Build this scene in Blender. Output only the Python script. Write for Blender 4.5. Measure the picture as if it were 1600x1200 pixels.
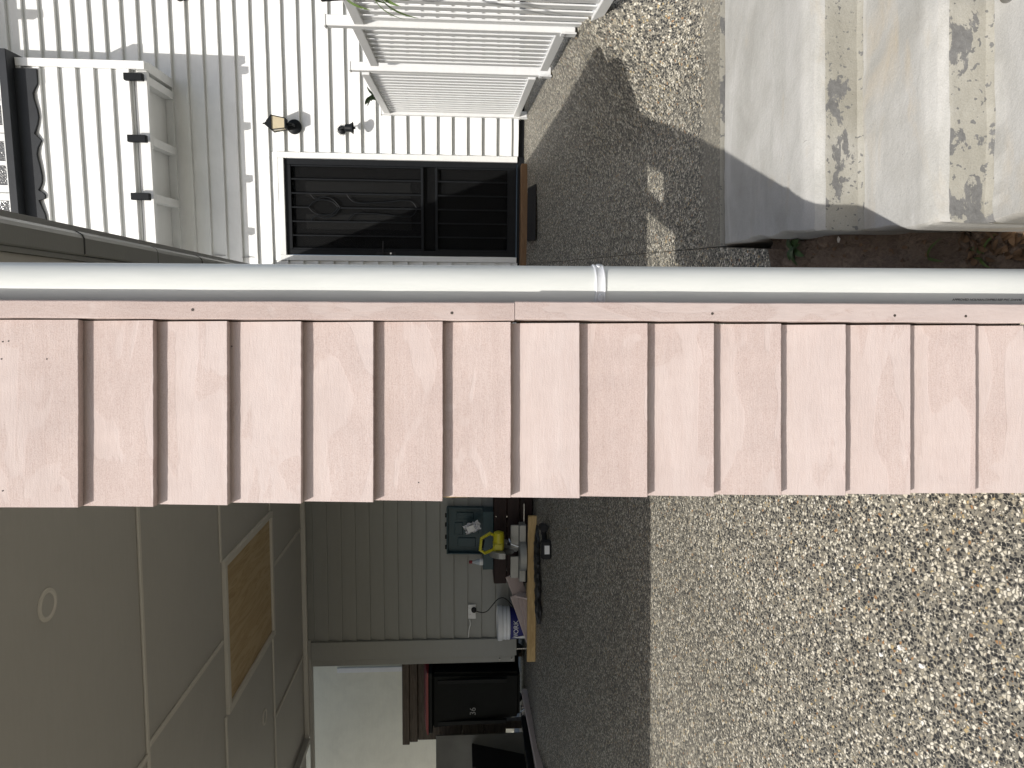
import bpy, bmesh, math, random
from mathutils import Vector, Matrix, noise
R = math.radians
rnd = random.Random(7)
for o in list(bpy.data.objects):
    bpy.data.objects.remove(o)
SC = bpy.context.scene
COL = SC.collection

# ---------------------------------------------------------------- camera, sky, sun, exposure
# The photograph is a portrait frame turned on its side: picture-left is up.
FPX, HZ = 1160.0, 720.0                       # focal length and horizon in portrait pixels (1200 x 1600)
PITCH = math.atan((800 - HZ) / FPX)
FW = Vector((0, math.cos(PITCH), -math.sin(PITCH)))
DN = Vector((0, -math.sin(PITCH), -math.cos(PITCH)))
RT = Vector((1, 0, 0))
cam = bpy.data.cameras.new('camera')
cam.sensor_fit = 'HORIZONTAL'; cam.sensor_width = 36.0
cam.lens = 36.0 * FPX / 1600.0
cam.clip_start = 0.05; cam.clip_end = 3000
camo = bpy.data.objects.new('camera', cam); COL.objects.link(camo)
m = Matrix((DN, RT, -FW)).transposed().to_4x4()   # columns: picture right = down, picture up = right
camo.matrix_world = m
SC.camera = camo

SUN_AZ, SUN_EL = R(28.6), R(44.2)             # sun behind the camera, to its left
sd = Vector((-math.sin(SUN_AZ) * math.cos(SUN_EL), -math.cos(SUN_AZ) * math.cos(SUN_EL), math.sin(SUN_EL)))
W = bpy.data.worlds.new('World'); SC.world = W; W.use_nodes = True
wn = W.node_tree.nodes; wl = W.node_tree.links
sky = wn.new('ShaderNodeTexSky'); sky.sky_type = 'NISHITA'; sky.sun_disc = False
sky.sun_elevation = SUN_EL; sky.sun_rotation = math.pi + SUN_AZ
sky.altitude = 20; sky.air_density = 1.0; sky.dust_density = 3.0; sky.ozone_density = 1.0
bg = wn['Background']; bg.inputs['Strength'].default_value = 0.125
wl.new(sky.outputs[0], bg.inputs['Color'])
sl = bpy.data.lights.new('sun', 'SUN'); sl.energy = 4.3; sl.angle = R(0.53); sl.color = (1.0, 0.955, 0.89)
so = bpy.data.objects.new('sun', sl); COL.objects.link(so)
so.rotation_euler = sd.to_track_quat('Z', 'Y').to_euler()
SC.view_settings.view_transform = 'Standard'; SC.view_settings.look = 'None'
SC.view_settings.exposure = 0.0; SC.view_settings.gamma = 1.0
SC.view_settings.use_curve_mapping = False
SC.cycles.use_denoising = True
SC.cycles.max_bounces = 10; SC.cycles.diffuse_bounces = 6

# ---------------------------------------------------------------- measuring helpers (photo pixel -> metres)
def ray(ox, oy):
    return FW + RT * ((600 - oy) / FPX) + DN * ((ox - 800) / FPX)
def atY(ox, oy, Y):
    d = ray(ox, oy); return d * (Y / d.y)
def zleft(Y):
    Y = max(Y, -1.5); n = max(0, 2.7 - Y)
    return -1.40 + .115 * min(Y, 6.4) - .055 * n - .045 * min(n, 1.2) ** 2
def zright(x, Y):         # the path dishes up towards the fence
    base = -1.454 + .136 * Y; xf = 1.15 + .18 * Y
    t = min(1, max(0, (x - 1.25) / (xf - 1.25))); k = min(1, max(0, (Y - 2.95) / .75)); k = k * k * (3 - 2 * k)
    zf = max(-.62 + .010 * Y, base)
    return base + (zf - base) * k * t ** 1.25
def zg(x, Y):
    t = min(1, max(0, (x + .4)))
    return (1 - t) * zleft(Y) + t * zright(x, Y)
def ground_at(ox, oy):
    d = ray(ox, oy); lo, hi = .3, 14
    for _ in range(50):
        mm = (lo + hi) / 2; p = d * (mm / d.y)
        if p.z > zg(p.x, p.y): lo = mm
        else: hi = mm
    p = d * (lo / d.y); p.z = zg(p.x, p.y); return p
class Frame:
    def __init__(s, O, deg):
        a = R(deg); s.O = Vector(O); s.a = a
        s.ex = Vector((math.cos(a), -math.sin(a), 0)); s.ey = Vector((math.sin(a), math.cos(a), 0))
    def hit(s, ox, oy, y=0.0):
        d = ray(ox, oy); t = (y + s.O.dot(s.ey)) / d.dot(s.ey); p = d * t - s.O
        return p.dot(s.ex), p.z
    def hitz(s, ox, oy, z):
        d = ray(ox, oy); p = d * (z / d.z) - s.O
        return p.dot(s.ex), p.dot(s.ey)
    def w(s, x, y, z): return s.O + s.ex * x + s.ey * y + Vector((0, 0, z))
    def loc(s, p): q = Vector(p) - s.O; return Vector((q.dot(s.ex), q.dot(s.ey), p[2]))
HF = Frame((1.6, 6.61, 0), 8.3)               # house wall: x along the wall, -y out of it
GF = Frame((-1.55, 7.2, 0), 5.7)              # carport: back wall at y = 0, -y towards the street

# ---------------------------------------------------------------- materials
def nodes(name):
    mt = bpy.data.materials.new(name); mt.use_nodes = True
    nt = mt.node_tree; return mt, nt, nt.nodes['Principled BSDF']
def N(nt, typ, **kw):
    n = nt.nodes.new(typ)
    for k, v in kw.items():
        if k.startswith('i_'):
            key = k[2:]; key = int(key) if key.isdigit() else key.replace('_', ' ')
            n.inputs[key].default_value = v
        else: setattr(n, k, v)
    return n
def L(nt, a, b): nt.links.new(a, b)
def coords(nt, scale=(1, 1, 1), randomize=False):
    tc = N(nt, 'ShaderNodeTexCoord'); mp = N(nt, 'ShaderNodeMapping')
    mp.inputs['Scale'].default_value = scale
    L(nt, tc.outputs['Object'], mp.inputs['Vector'])
    if randomize:
        oi = N(nt, 'ShaderNodeObjectInfo'); mu = N(nt, 'ShaderNodeMath', operation='MULTIPLY'); mu.inputs[1].default_value = 37.0
        L(nt, oi.outputs['Random'], mu.inputs[0])
        cb = N(nt, 'ShaderNodeCombineXYZ')
        for k in range(3): L(nt, mu.outputs[0], cb.inputs[k])
        L(nt, cb.outputs[0], mp.inputs['Location'])
    return mp.outputs[0]
def ramp(nt, fac, stops, interp='LINEAR'):
    r = N(nt, 'ShaderNodeValToRGB'); cr = r.color_ramp; cr.interpolation = interp
    while len(cr.elements) > 1: cr.elements.remove(cr.elements[-1])
    cr.elements[0].position = stops[0][0]; cr.elements[0].color = (*stops[0][1], 1) if not isinstance(stops[0][1], float) else (stops[0][1],) * 3 + (1,)
    for p, c in stops[1:]:
        e = cr.elements.new(p); e.color = (*c, 1) if not isinstance(c, float) else (c, c, c, 1)
    L(nt, fac, r.inputs[0]); return r.outputs[0]
def mix(nt, fac, a, b, blend='MIX'):
    mx = N(nt, 'ShaderNodeMix', data_type='RGBA', blend_type=blend)
    for sock, v in ((mx.inputs[0], fac), (mx.inputs[6], a), (mx.inputs[7], b)):
        if isinstance(v, (int, float)): sock.default_value = v
        elif isinstance(v, tuple): sock.default_value = (*v, 1)
        else: L(nt, v, sock)
    return mx.outputs[2]
def bump(nt, bs, h, dist=.002, strength=1.0, prev=None):
    b = N(nt, 'ShaderNodeBump'); b.inputs['Distance'].default_value = dist; b.inputs['Strength'].default_value = strength
    L(nt, h, b.inputs['Height'])
    if prev is not None: L(nt, prev, b.inputs['Normal'])
    L(nt, b.outputs[0], bs.inputs['Normal']); return b.outputs[0]
def noise_tex(nt, vec, scale, detail=4, rough=.55, dist=0.0):
    n = N(nt, 'ShaderNodeTexNoise'); n.inputs['Scale'].default_value = scale; n.inputs['Detail'].default_value = detail
    n.inputs['Roughness'].default_value = rough; n.inputs['Distortion'].default_value = dist
    L(nt, vec, n.inputs['Vector']); return n.outputs['Fac']
def simple(name, col, rough=.5, metal=0.0, var=.12, scale=9.0, bumpd=.0006, bscale=120.0, spec=.5):
    mt, nt, bs = nodes(name)
    v = coords(nt, randomize=True)
    n = noise_tex(nt, v, scale, 5)
    c = ramp(nt, n, [(.3, tuple(x * (1 - var) for x in col)), (.7, tuple(min(1, x * (1 + var)) for x in col))])
    L(nt, c, bs.inputs['Base Color']); bs.inputs['Roughness'].default_value = rough; bs.inputs['Metallic'].default_value = metal
    bs.inputs['Specular IOR Level'].default_value = spec
    if bumpd: bump(nt, bs, noise_tex(nt, v, bscale, 3), bumpd)
    return mt

def m_pink(name='pink_painted_timber', upright=False):
    mt, nt, bs = nodes(name)
    oi = N(nt, 'ShaderNodeObjectInfo')
    def gc(along, across): return coords(nt, (across, 1, along) if upright else (along, 1, across), True)
    v = coords(nt, (1, 1, 1), True)
    g = noise_tex(nt, gc(.5, 3.5), 6, 6, .6, 1.2)
    blot = noise_tex(nt, v, 9, 4, .6, .4)
    fur = noise_tex(nt, v, 420, 2, .6)
    fur2 = noise_tex(nt, gc(.12, 1), 260, 4, .65)
    c = ramp(nt, g, [(.25, (.490, .418, .397)), (.48, (.512, .441, .421)), (.62, (.526, .458, .439)), (.8, (.508, .436, .415))])
    c2 = ramp(nt, blot, [(.35, (1.03, 1.02, 1.01)), (.65, (.94, .93, .925))])
    c = mix(nt, .8, c, c2, 'MULTIPLY')
    tint = ramp(nt, oi.outputs['Random'], [(0, (.975, .955, .945)), (1, (1.02, 1.02, 1.02))])
    c = mix(nt, 1.0, c, tint, 'MULTIPLY')
    # the sawn face was planed smooth in places; elsewhere the furry fibres show through the paint
    pn = noise_tex(nt, gc(1.0, 2.6), 3.6, 3, .5, 1.0)
    lo = N(nt, 'ShaderNodeMapRange'); lo.inputs[3].default_value = .38; lo.inputs[4].default_value = .62; L(nt, oi.outputs['Random'], lo.inputs[0])
    df = N(nt, 'ShaderNodeMath', operation='SUBTRACT'); L(nt, pn, df.inputs[0]); L(nt, lo.outputs[0], df.inputs[1])
    patch = ramp(nt, df.outputs[0], [(.0, 0.0), (.025, 1.0)])
    c = mix(nt, patch, c, mix(nt, 1.0, c, (.982, .972, .967), 'MULTIPLY'))
    sp = ramp(nt, fur, [(.38, (.85, .80, .78)), (.54, (1.0, 1.0, 1.0))])
    f2 = N(nt, 'ShaderNodeMath', operation='MULTIPLY'); f2.inputs[1].default_value = .8
    L(nt, patch, f2.inputs[0])
    c = mix(nt, f2.outputs[0], c, sp, 'MULTIPLY')
    st = ramp(nt, fur2, [(.36, (.93, .905, .89)), (.55, (1, 1, 1))])
    c = mix(nt, .5, c, st, 'MULTIPLY')
    scuff = noise_tex(nt, gc(1.4, 1), 22, 6, .7, 1.5)
    c = mix(nt, ramp(nt, scuff, [(.70, 0.0), (.74, .35)]), c, (.33, .27, .25))
    L(nt, c, bs.inputs['Base Color']); bs.inputs['Roughness'].default_value = .72; bs.inputs['Specular IOR Level'].default_value = .25
    b1 = bump(nt, bs, fur, .0011, .55)
    b2 = bump(nt, bs, fur2, .0012, .6, b1)
    bump(nt, bs, patch, .0006, .5, b2)
    return mt
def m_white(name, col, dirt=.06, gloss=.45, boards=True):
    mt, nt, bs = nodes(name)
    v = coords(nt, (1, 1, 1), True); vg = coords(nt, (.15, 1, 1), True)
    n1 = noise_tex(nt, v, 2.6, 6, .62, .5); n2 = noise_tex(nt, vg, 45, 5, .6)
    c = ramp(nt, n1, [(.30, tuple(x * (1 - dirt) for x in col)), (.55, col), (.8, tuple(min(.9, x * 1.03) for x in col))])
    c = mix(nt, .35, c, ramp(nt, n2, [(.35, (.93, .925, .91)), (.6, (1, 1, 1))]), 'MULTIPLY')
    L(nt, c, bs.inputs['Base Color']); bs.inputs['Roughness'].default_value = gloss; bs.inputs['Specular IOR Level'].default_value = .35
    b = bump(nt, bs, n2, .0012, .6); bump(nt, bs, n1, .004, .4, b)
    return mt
def m_aggregate(name='exposed_aggregate', edge=False):
    mt, nt, bs = nodes(name)
    tc = N(nt, 'ShaderNodeTexCoord'); v0 = tc.outputs['Object']
    nz = N(nt, 'ShaderNodeTexNoise'); nz.inputs['Scale'].default_value = 80; nz.inputs['Detail'].default_value = 2
    L(nt, v0, nz.inputs['Vector'])
    sc_ = N(nt, 'ShaderNodeVectorMath', operation='SCALE'); sc_.inputs['Scale'].default_value = .007
    sb = N(nt, 'ShaderNodeVectorMath', operation='SUBTRACT'); sb.inputs[1].default_value = (.5, .5, .5)
    L(nt, nz.outputs['Color'], sb.inputs[0]); L(nt, sb.outputs[0], sc_.inputs[0])
    ad = N(nt, 'ShaderNodeVectorMath', operation='ADD'); L(nt, v0, ad.inputs[0]); L(nt, sc_.outputs[0], ad.inputs[1])
    def layer(scale, seed):
        of = N(nt, 'ShaderNodeVectorMath', operation='ADD'); of.inputs[1].default_value = (seed, seed * 1.7, 0)
        L(nt, ad.outputs[0], of.inputs[0])
        f = N(nt, 'ShaderNodeTexVoronoi', voronoi_dimensions='2D', feature='F1'); f.inputs['Scale'].default_value = scale
        e = N(nt, 'ShaderNodeTexVoronoi', voronoi_dimensions='2D', feature='DISTANCE_TO_EDGE'); e.inputs['Scale'].default_value = scale
        L(nt, of.outputs[0], f.inputs['Vector']); L(nt, of.outputs[0], e.inputs['Vector'])
        sp = N(nt, 'ShaderNodeSeparateColor'); L(nt, f.outputs['Color'], sp.inputs[0])
        return sp.outputs[0], sp.outputs[1], sp.outputs[2], e.outputs['Distance']
    def sub(a, b, op='SUBTRACT'):
        mm = N(nt, 'ShaderNodeMath', operation=op, use_clamp=(op == 'MULTIPLY'))
        for k, q in enumerate((a, b)):
            if isinstance(q, float): mm.inputs[k].default_value = q
            else: L(nt, q, mm.inputs[k])
        return mm.outputs[0]
    pal = [(0, (.024, .025, .027)), (.22, (.034, .035, .037)), (.42, (.060, .060, .060)), (.51, (.18, .17, .145)), (.56, (.36, .33, .26)),
           (.66, (.58, .545, .45)), (.80, (.70, .67, .58)), (.94, (.46, .36, .20)), (.965, (.34, .20, .10)), (.985, (.75, .74, .69))]
    big = layer(98.0, 0.0); small = layer(172.0, 3.31)
    mortar_n = noise_tex(nt, v0, 320, 3)
    mortar = ramp(nt, mortar_n, [(.3, (.165, .158, .133)), (.7, (.25, .238, .205))])
    # each stone only fills part of its cell; about a fifth of the cells stay cement
    thr = N(nt, 'ShaderNodeMapRange'); thr.inputs[3].default_value = .05; thr.inputs[4].default_value = .24; L(nt, big[1], thr.inputs[0])
    ms = ramp(nt, sub(big[3], thr.outputs[0]), [(.0, 0.0), (.045, 1.0)])
    ms = sub(ms, ramp(nt, big[2], [(.80, 1.0), (.81, 0.0)], 'CONSTANT'), 'MULTIPLY')
    thr2 = N(nt, 'ShaderNodeMapRange'); thr2.inputs[3].default_value = .08; thr2.inputs[4].default_value = .30; L(nt, small[1], thr2.inputs[0])
    ms2 = ramp(nt, sub(small[3], thr2.outputs[0]), [(.0, 0.0), (.06, 1.0)])
    ms2 = sub(ms2, ramp(nt, small[2], [(.62, 1.0), (.63, 0.0)], 'CONSTANT'), 'MULTIPLY')
    wear = None
    if edge:       # the strip along the steps was trowelled over: fewer stones show
        sx = N(nt, 'ShaderNodeSeparateXYZ'); L(nt, v0, sx.inputs[0])
        wob = N(nt, 'ShaderNodeMath', operation='MULTIPLY_ADD'); wob.inputs[1].default_value = .28; wob.inputs[2].default_value = -.14
        L(nt, noise_tex(nt, v0, 5, 4), wob.inputs[0])
        yy = sub(sx.outputs[1], wob.outputs[0])
        wear = ramp(nt, sub(sub(yy, 2.95), .4, 'DIVIDE'), [(.28, .28), (.46, 1.0)])
        ms = sub(ms, wear, 'MULTIPLY'); ms2 = sub(ms2, wear, 'MULTIPLY')
    base = mix(nt, ms2, mortar, ramp(nt, small[0], pal, 'CONSTANT'))
    base = mix(nt, ms, base, ramp(nt, big[0], pal, 'CONSTANT'))
    grime = ramp(nt, noise_tex(nt, v0, 1.3, 5, .6), [(.3, (.86, .85, .83)), (.7, (1.05, 1.04, 1.02))])
    base = mix(nt, 1.0, base, grime, 'MULTIPLY')
    L(nt, base, bs.inputs['Base Color']); bs.inputs['Roughness'].default_value = .55; bs.inputs['Specular IOR Level'].default_value = .4
    h = N(nt, 'ShaderNodeMath', operation='ADD'); L(nt, ms, h.inputs[0])
    h2 = N(nt, 'ShaderNodeMath', operation='MULTIPLY'); h2.inputs[1].default_value = .5; L(nt, ms2, h2.inputs[0]); L(nt, h2.outputs[0], h.inputs[1])
    b = bump(nt, bs, h.outputs[0], .0022, .9)
    bump(nt, bs, mortar_n, .001, .5, b)
    return mt
def m_concrete(name, riser):
    mt, nt, bs = nodes(name)
    v = coords(nt)
    n1 = noise_tex(nt, v, 3.5, 7, .62, .4); n2 = noise_tex(nt, v, 60, 5, .6); n3 = noise_tex(nt, v, 260, 3)
    if riser:
        c = ramp(nt, n1, [(.3, (.265, .255, .215)), (.55, (.335, .325, .285)), (.75, (.395, .388, .36))])
        pt = noise_tex(nt, coords(nt, (1.0, 1, 1.7)), 5.0, 8, .66, .25)
        patch = ramp(nt, pt, [(.55, 0.0), (.562, 1.0)])
        c = mix(nt, patch, c, ramp(nt, n2, [(.3, (.13, .13, .128)), (.7, (.19, .19, .186))]))
        vo = noise_tex(nt, v, 55, 2, .5, .2)
        c = mix(nt, ramp(nt, vo, [(.64, 0.0), (.655, 1.0)]), c, (.16, .16, .155))
    else:
        c = ramp(nt, n1, [(.28, (.335, .33, .305)), (.5, (.415, .412, .392)), (.72, (.475, .472, .455))])
        band = noise_tex(nt, coords(nt, (.5, 1.8, 2)), 3.4, 6, .65, .8)
        c = mix(nt, ramp(nt, band, [(.36, .35), (.5, 0.0)]), c, (.30, .30, .28))
        c = mix(nt, ramp(nt, band, [(.56, 0.0), (.72, .4)]), c, (.56, .56, .55))
        rust = noise_tex(nt, coords(nt, (1, 3, 1)), 2.2, 6, .6, .6)
        c = mix(nt, ramp(nt, rust, [(.56, 0.0), (.75, .55)]), c, (.47, .39, .27))
        vo = noise_tex(nt, v, 30, 3, .55, .5)
        c = mix(nt, ramp(nt, vo, [(.74, 0.0), (.755, .8)]), c, (.24, .235, .22))
    c = mix(nt, .5, c, ramp(nt, n3, [(.35, (.84, .83, .81)), (.6, (1.04, 1.04, 1.04))]), 'MULTIPLY')
    L(nt, c, bs.inputs['Base Color']); bs.inputs['Roughness'].default_value = .82; bs.inputs['Specular IOR Level'].default_value = .2
    b = bump(nt, bs, n2, .004, .5); bump(nt, bs, n3, .0012, .6, b)
    return mt
def m_soil():
    mt, nt, bs = nodes('damp_soil'); v = coords(nt)
    n1 = noise_tex(nt, v, 7, 7, .65, .3); n2 = noise_tex(nt, v, 90, 5, .6)
    c = ramp(nt, n1, [(.3, (.11, .083, .063)), (.6, (.21, .165, .13)), (.8, (.30, .25, .20))])
    c = mix(nt, .6, c, ramp(nt, n2, [(.35, (.6, .58, .55)), (.65, (1.2, 1.18, 1.15))]), 'MULTIPLY')
    L(nt, c, bs.inputs['Base Color']); bs.inputs['Roughness'].default_value = .95
    b = bump(nt, bs, n2, .01, .8); bump(nt, bs, n1, .02, .6, b); return mt
def m_wood(name, dark, light, scale=5.0, axis='X', rough=.6, sheen=.3):
    mt, nt, bs = nodes(name)
    sc_ = {'X': (.12, 1, 1), 'Y': (1, .12, 1), 'Z': (1, 1, .12)}[axis]
    v = coords(nt, sc_, True); n = noise_tex(nt, v, scale * 6, 6, .6, 1.4); n2 = noise_tex(nt, v, scale * 30, 4)
    c = ramp(nt, n, [(.32, dark), (.5, tuple((a + b) / 2 for a, b in zip(dark, light))), (.68, light)])
    c = mix(nt, .4, c, ramp(nt, n2, [(.35, (.8, .78, .75)), (.6, (1, 1, 1))]), 'MULTIPLY')
    L(nt, c, bs.inputs['Base Color']); bs.inputs['Roughness'].default_value = rough; bs.inputs['Specular IOR Level'].default_value = sheen
    bump(nt, bs, n2, .001, .6); return mt
def m_ply():
    mt, nt, bs = nodes('plywood')
    n = noise_tex(nt, coords(nt, (5.5, .55, 1)), 2.2, 5, .5, 1.6); n2 = noise_tex(nt, coords(nt, (60, 2, 1)), 2, 3)
    c = ramp(nt, n, [(.30, (.36, .25, .125)), (.42, (.45, .335, .18)), (.47, (.37, .26, .13)), (.52, (.46, .345, .19)), (.62, (.47, .355, .20)), (.68, (.39, .28, .145)), (.75, (.46, .34, .185))])
    c = mix(nt, .35, c, ramp(nt, n2, [(.35, (.82, .8, .76)), (.6, (1, 1, 1))]), 'MULTIPLY')
    L(nt, c, bs.inputs['Base Color']); bs.inputs['Roughness'].default_value = .6
    return mt
def m_pvc():
    mt, nt, bs = nodes('pipe_pvc'); v = coords(nt, (1, 1, .15)); n = noise_tex(nt, v, 30, 5, .6); n2 = noise_tex(nt, coords(nt, (1, 1, .5)), 14, 6, .7)
    c = ramp(nt, n, [(.3, (.66, .685, .66)), (.7, (.73, .75, .725))])
    c = mix(nt, ramp(nt, n2, [(.66, 0.0), (.74, .4)]), c, (.48, .49, .47))
    L(nt, c, bs.inputs['Base Color']); bs.inputs['Roughness'].default_value = .38
    bump(nt, bs, n, .0006, .5); return mt
def m_glass(name, col, rough=.15):
    mt, nt, bs = nodes(name); bs.inputs['Base Color'].default_value = (*col, 1); bs.inputs['Roughness'].default_value = rough
    bs.inputs['Specular IOR Level'].default_value = .6
    v = coords(nt); vo = N(nt, 'ShaderNodeTexVoronoi'); vo.inputs['Scale'].default_value = 75; L(nt, v, vo.inputs['Vector'])
    c = ramp(nt, vo.outputs['Distance'], [(.1, tuple(x * .55 for x in col)), (.7, tuple(x * 1.5 for x in col))])
    L(nt, c, bs.inputs['Base Color']); bump(nt, bs, vo.outputs['Distance'], .004, .8); return mt
M = {}
M['pink'] = m_pink(); M['pink_up'] = m_pink('pink_painted_corner_stop', True)
M['white'] = m_white('white_weatherboard_paint', (.75, .762, .75), .09)
M['trim'] = m_white('white_trim_paint', (.76, .77, .76), .05, .4)
M['cream'] = m_white('dimmed_cream_paint', (.41, .398, .362), .03, .5)  # ceiling cream darkened: the carport's dimness is put into the colour
M['batten'] = m_white('cream_trim_paint', (.56, .535, .47), .03, .5)
M['garage_dimmed'] = m_white('dimmed_wall_paint', (.30, .303, .28), .03, .5)  # white wall paint darkened to stand in for carport shade
M['agg'] = m_aggregate(); M['agg_edge'] = m_aggregate('exposed_aggregate_path', True)
M['tread'] = m_concrete('concrete_tread', False); M['riser'] = m_concrete('concrete_riser', True)
M['soil'] = m_soil(); M['pvc'] = m_pvc(); M['ply'] = m_ply()
M['pine'] = m_wood('pine_timber', (.36, .23, .09), (.58, .42, .20))
M['sleeper'] = m_wood('weathered_sleeper', (.055, .043, .032), (.13, .105, .08))
M['merbau'] = m_wood('red_brown_decking', (.10, .030, .012), (.25, .085, .035), 4)
M['sill_wood'] = m_wood('stained_step_timber', (.14, .08, .04), (.23, .14, .075))
M['gutter'] = simple('grey_gutter_steel', (.20, .203, .19), .4, 0, .06, 5)
M['gutter_seam'] = simple('gutter_sealant', (.03, .03, .03), .6)
M['black'] = simple('black_powdercoat', (.0065, .0078, .0095), .5, 0, .2, 30, .0003, 120, .18)
M['navy'] = simple('charcoal_paint', (.026, .029, .033), .5, 0, .12, 8, .0006, 120, .25)
M['mesh_solid'] = simple('security_mesh', (.0045, .005, .0056), .7, 0, .25, 22, .0012, 900, .1)
M['inner_door'] = simple('stained_inner_door', (.02, .019, .018), .6, 0, .25, 4, .0006, 120, .15)
def m_mesh():
    mt, nt, bs = nodes('security_mesh_screen'); bs.inputs['Base Color'].default_value = (.006, .0065, .007, 1); bs.inputs['Roughness'].default_value = .7
    bs.inputs['Specular IOR Level'].default_value = .1
    tr = N(nt, 'ShaderNodeBsdfTransparent'); mx = N(nt, 'ShaderNodeMixShader'); mx.inputs[0].default_value = .48
    L(nt, tr.outputs[0], mx.inputs[1]); L(nt, bs.outputs[0], mx.inputs[2]); L(nt, mx.outputs[0], nt.nodes['Material Output'].inputs['Surface'])
    return mt
M['mesh'] = m_mesh()
M['door_panel'] = simple('inner_door_panel', (.06, .06, .057), .5, 0, .15, 5)
M['rub'] = simple('black_rubber', (.012, .012, .013), .8, 0, .3, 40, .002, 300)
M['strap'] = simple('clip_plastic', (.72, .74, .76), .4, 0, .03)
M['ink'] = simple('printed_ink', (.03, .03, .03), .7, bumpd=0)
M['nail'] = simple('nail_head', (.10, .085, .075), .4, .6, .2)
M['alu'] = m_white('white_aluminium', (.73, .74, .74), .03, .38)
M['lamp_glass'] = simple('cream_lamp_glass', (.60, .52, .36), .3, 0, .08, 14)
M['pane'] = m_glass('pebbled_window_glass', (.085, .088, .09))
M['leaf'] = simple('green_leaf', (.035, .068, .022), .45, 0, .35, 12, .001, 60)
M['leaf2'] = simple('strap_leaf', (.085, .135, .035), .42, 0, .35, 9, .001, 60)
M['dry'] = simple('dry_leaf', (.17, .108, .062), .8, 0, .5, 14, .002, 60)
M['teal'] = simple('teal_plastic', (.008, .040, .050), .45, 0, .1)
M['crate'] = m_wood('dark_brown_crate', (.014, .007, .006), (.035, .016, .013), 4)
M['yellow'] = simple('yellow_plastic', (.50, .45, .02), .35, 0, .06)
M['steel'] = simple('bright_steel', (.45, .45, .45), .25, 1.0, .1)
M['cast'] = simple('cast_aluminium', (.30, .30, .28), .45, .5, .1)
M['bin'] = simple('bin_plastic', (.0045, .006, .005), .55, 0, .2, 12, .0006, 120, .2)
M['red'] = simple('red_lid_plastic', (.20, .008, .010), .42, 0, .06)
M['green'] = simple('green_lid_plastic', (.010, .09, .045), .42, 0, .06)
M['bucket'] = simple('white_bucket_plastic', (.70, .71, .71), .35, 0, .03)
M['blue'] = simple('blue_label', (.010, .012, .14), .45, 0, .06)
M['plastic_white'] = simple('white_plastic', (.74, .74, .72), .4, 0, .03)
M['bottle'] = simple('clear_blue_bottle', (.42, .47, .50), .15, 0, .1)
M['paper'] = simple('crumpled_bag', (.58, .58, .60), .6, 0, .08, 20, .004, 40)
M['bagcloth'] = simple('black_bag_plastic', (.022, .022, .022), .45, 0, .3, 16, .006, 60)
M['render'] = m_white('rendered_wall', (.74, .74, .63), .10, .85)
M['grey'] = simple('grey_board', (.13, .13, .115), .7, 0, .15, 4)
M['terrain'] = simple('bare_ground', (.14, .135, .115), .95, 0, .25, .8, .02, 6)
M['rooftop'] = simple('roof_steel', (.30, .30, .29), .4, 0, .05)
M['number_grey'] = simple('grey_number_paint', (.22, .22, .21), .7)  # plain grey for the bin number
M['chip'] = simple('white_stone_chip', (.75, .74, .71), .6)

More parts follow.
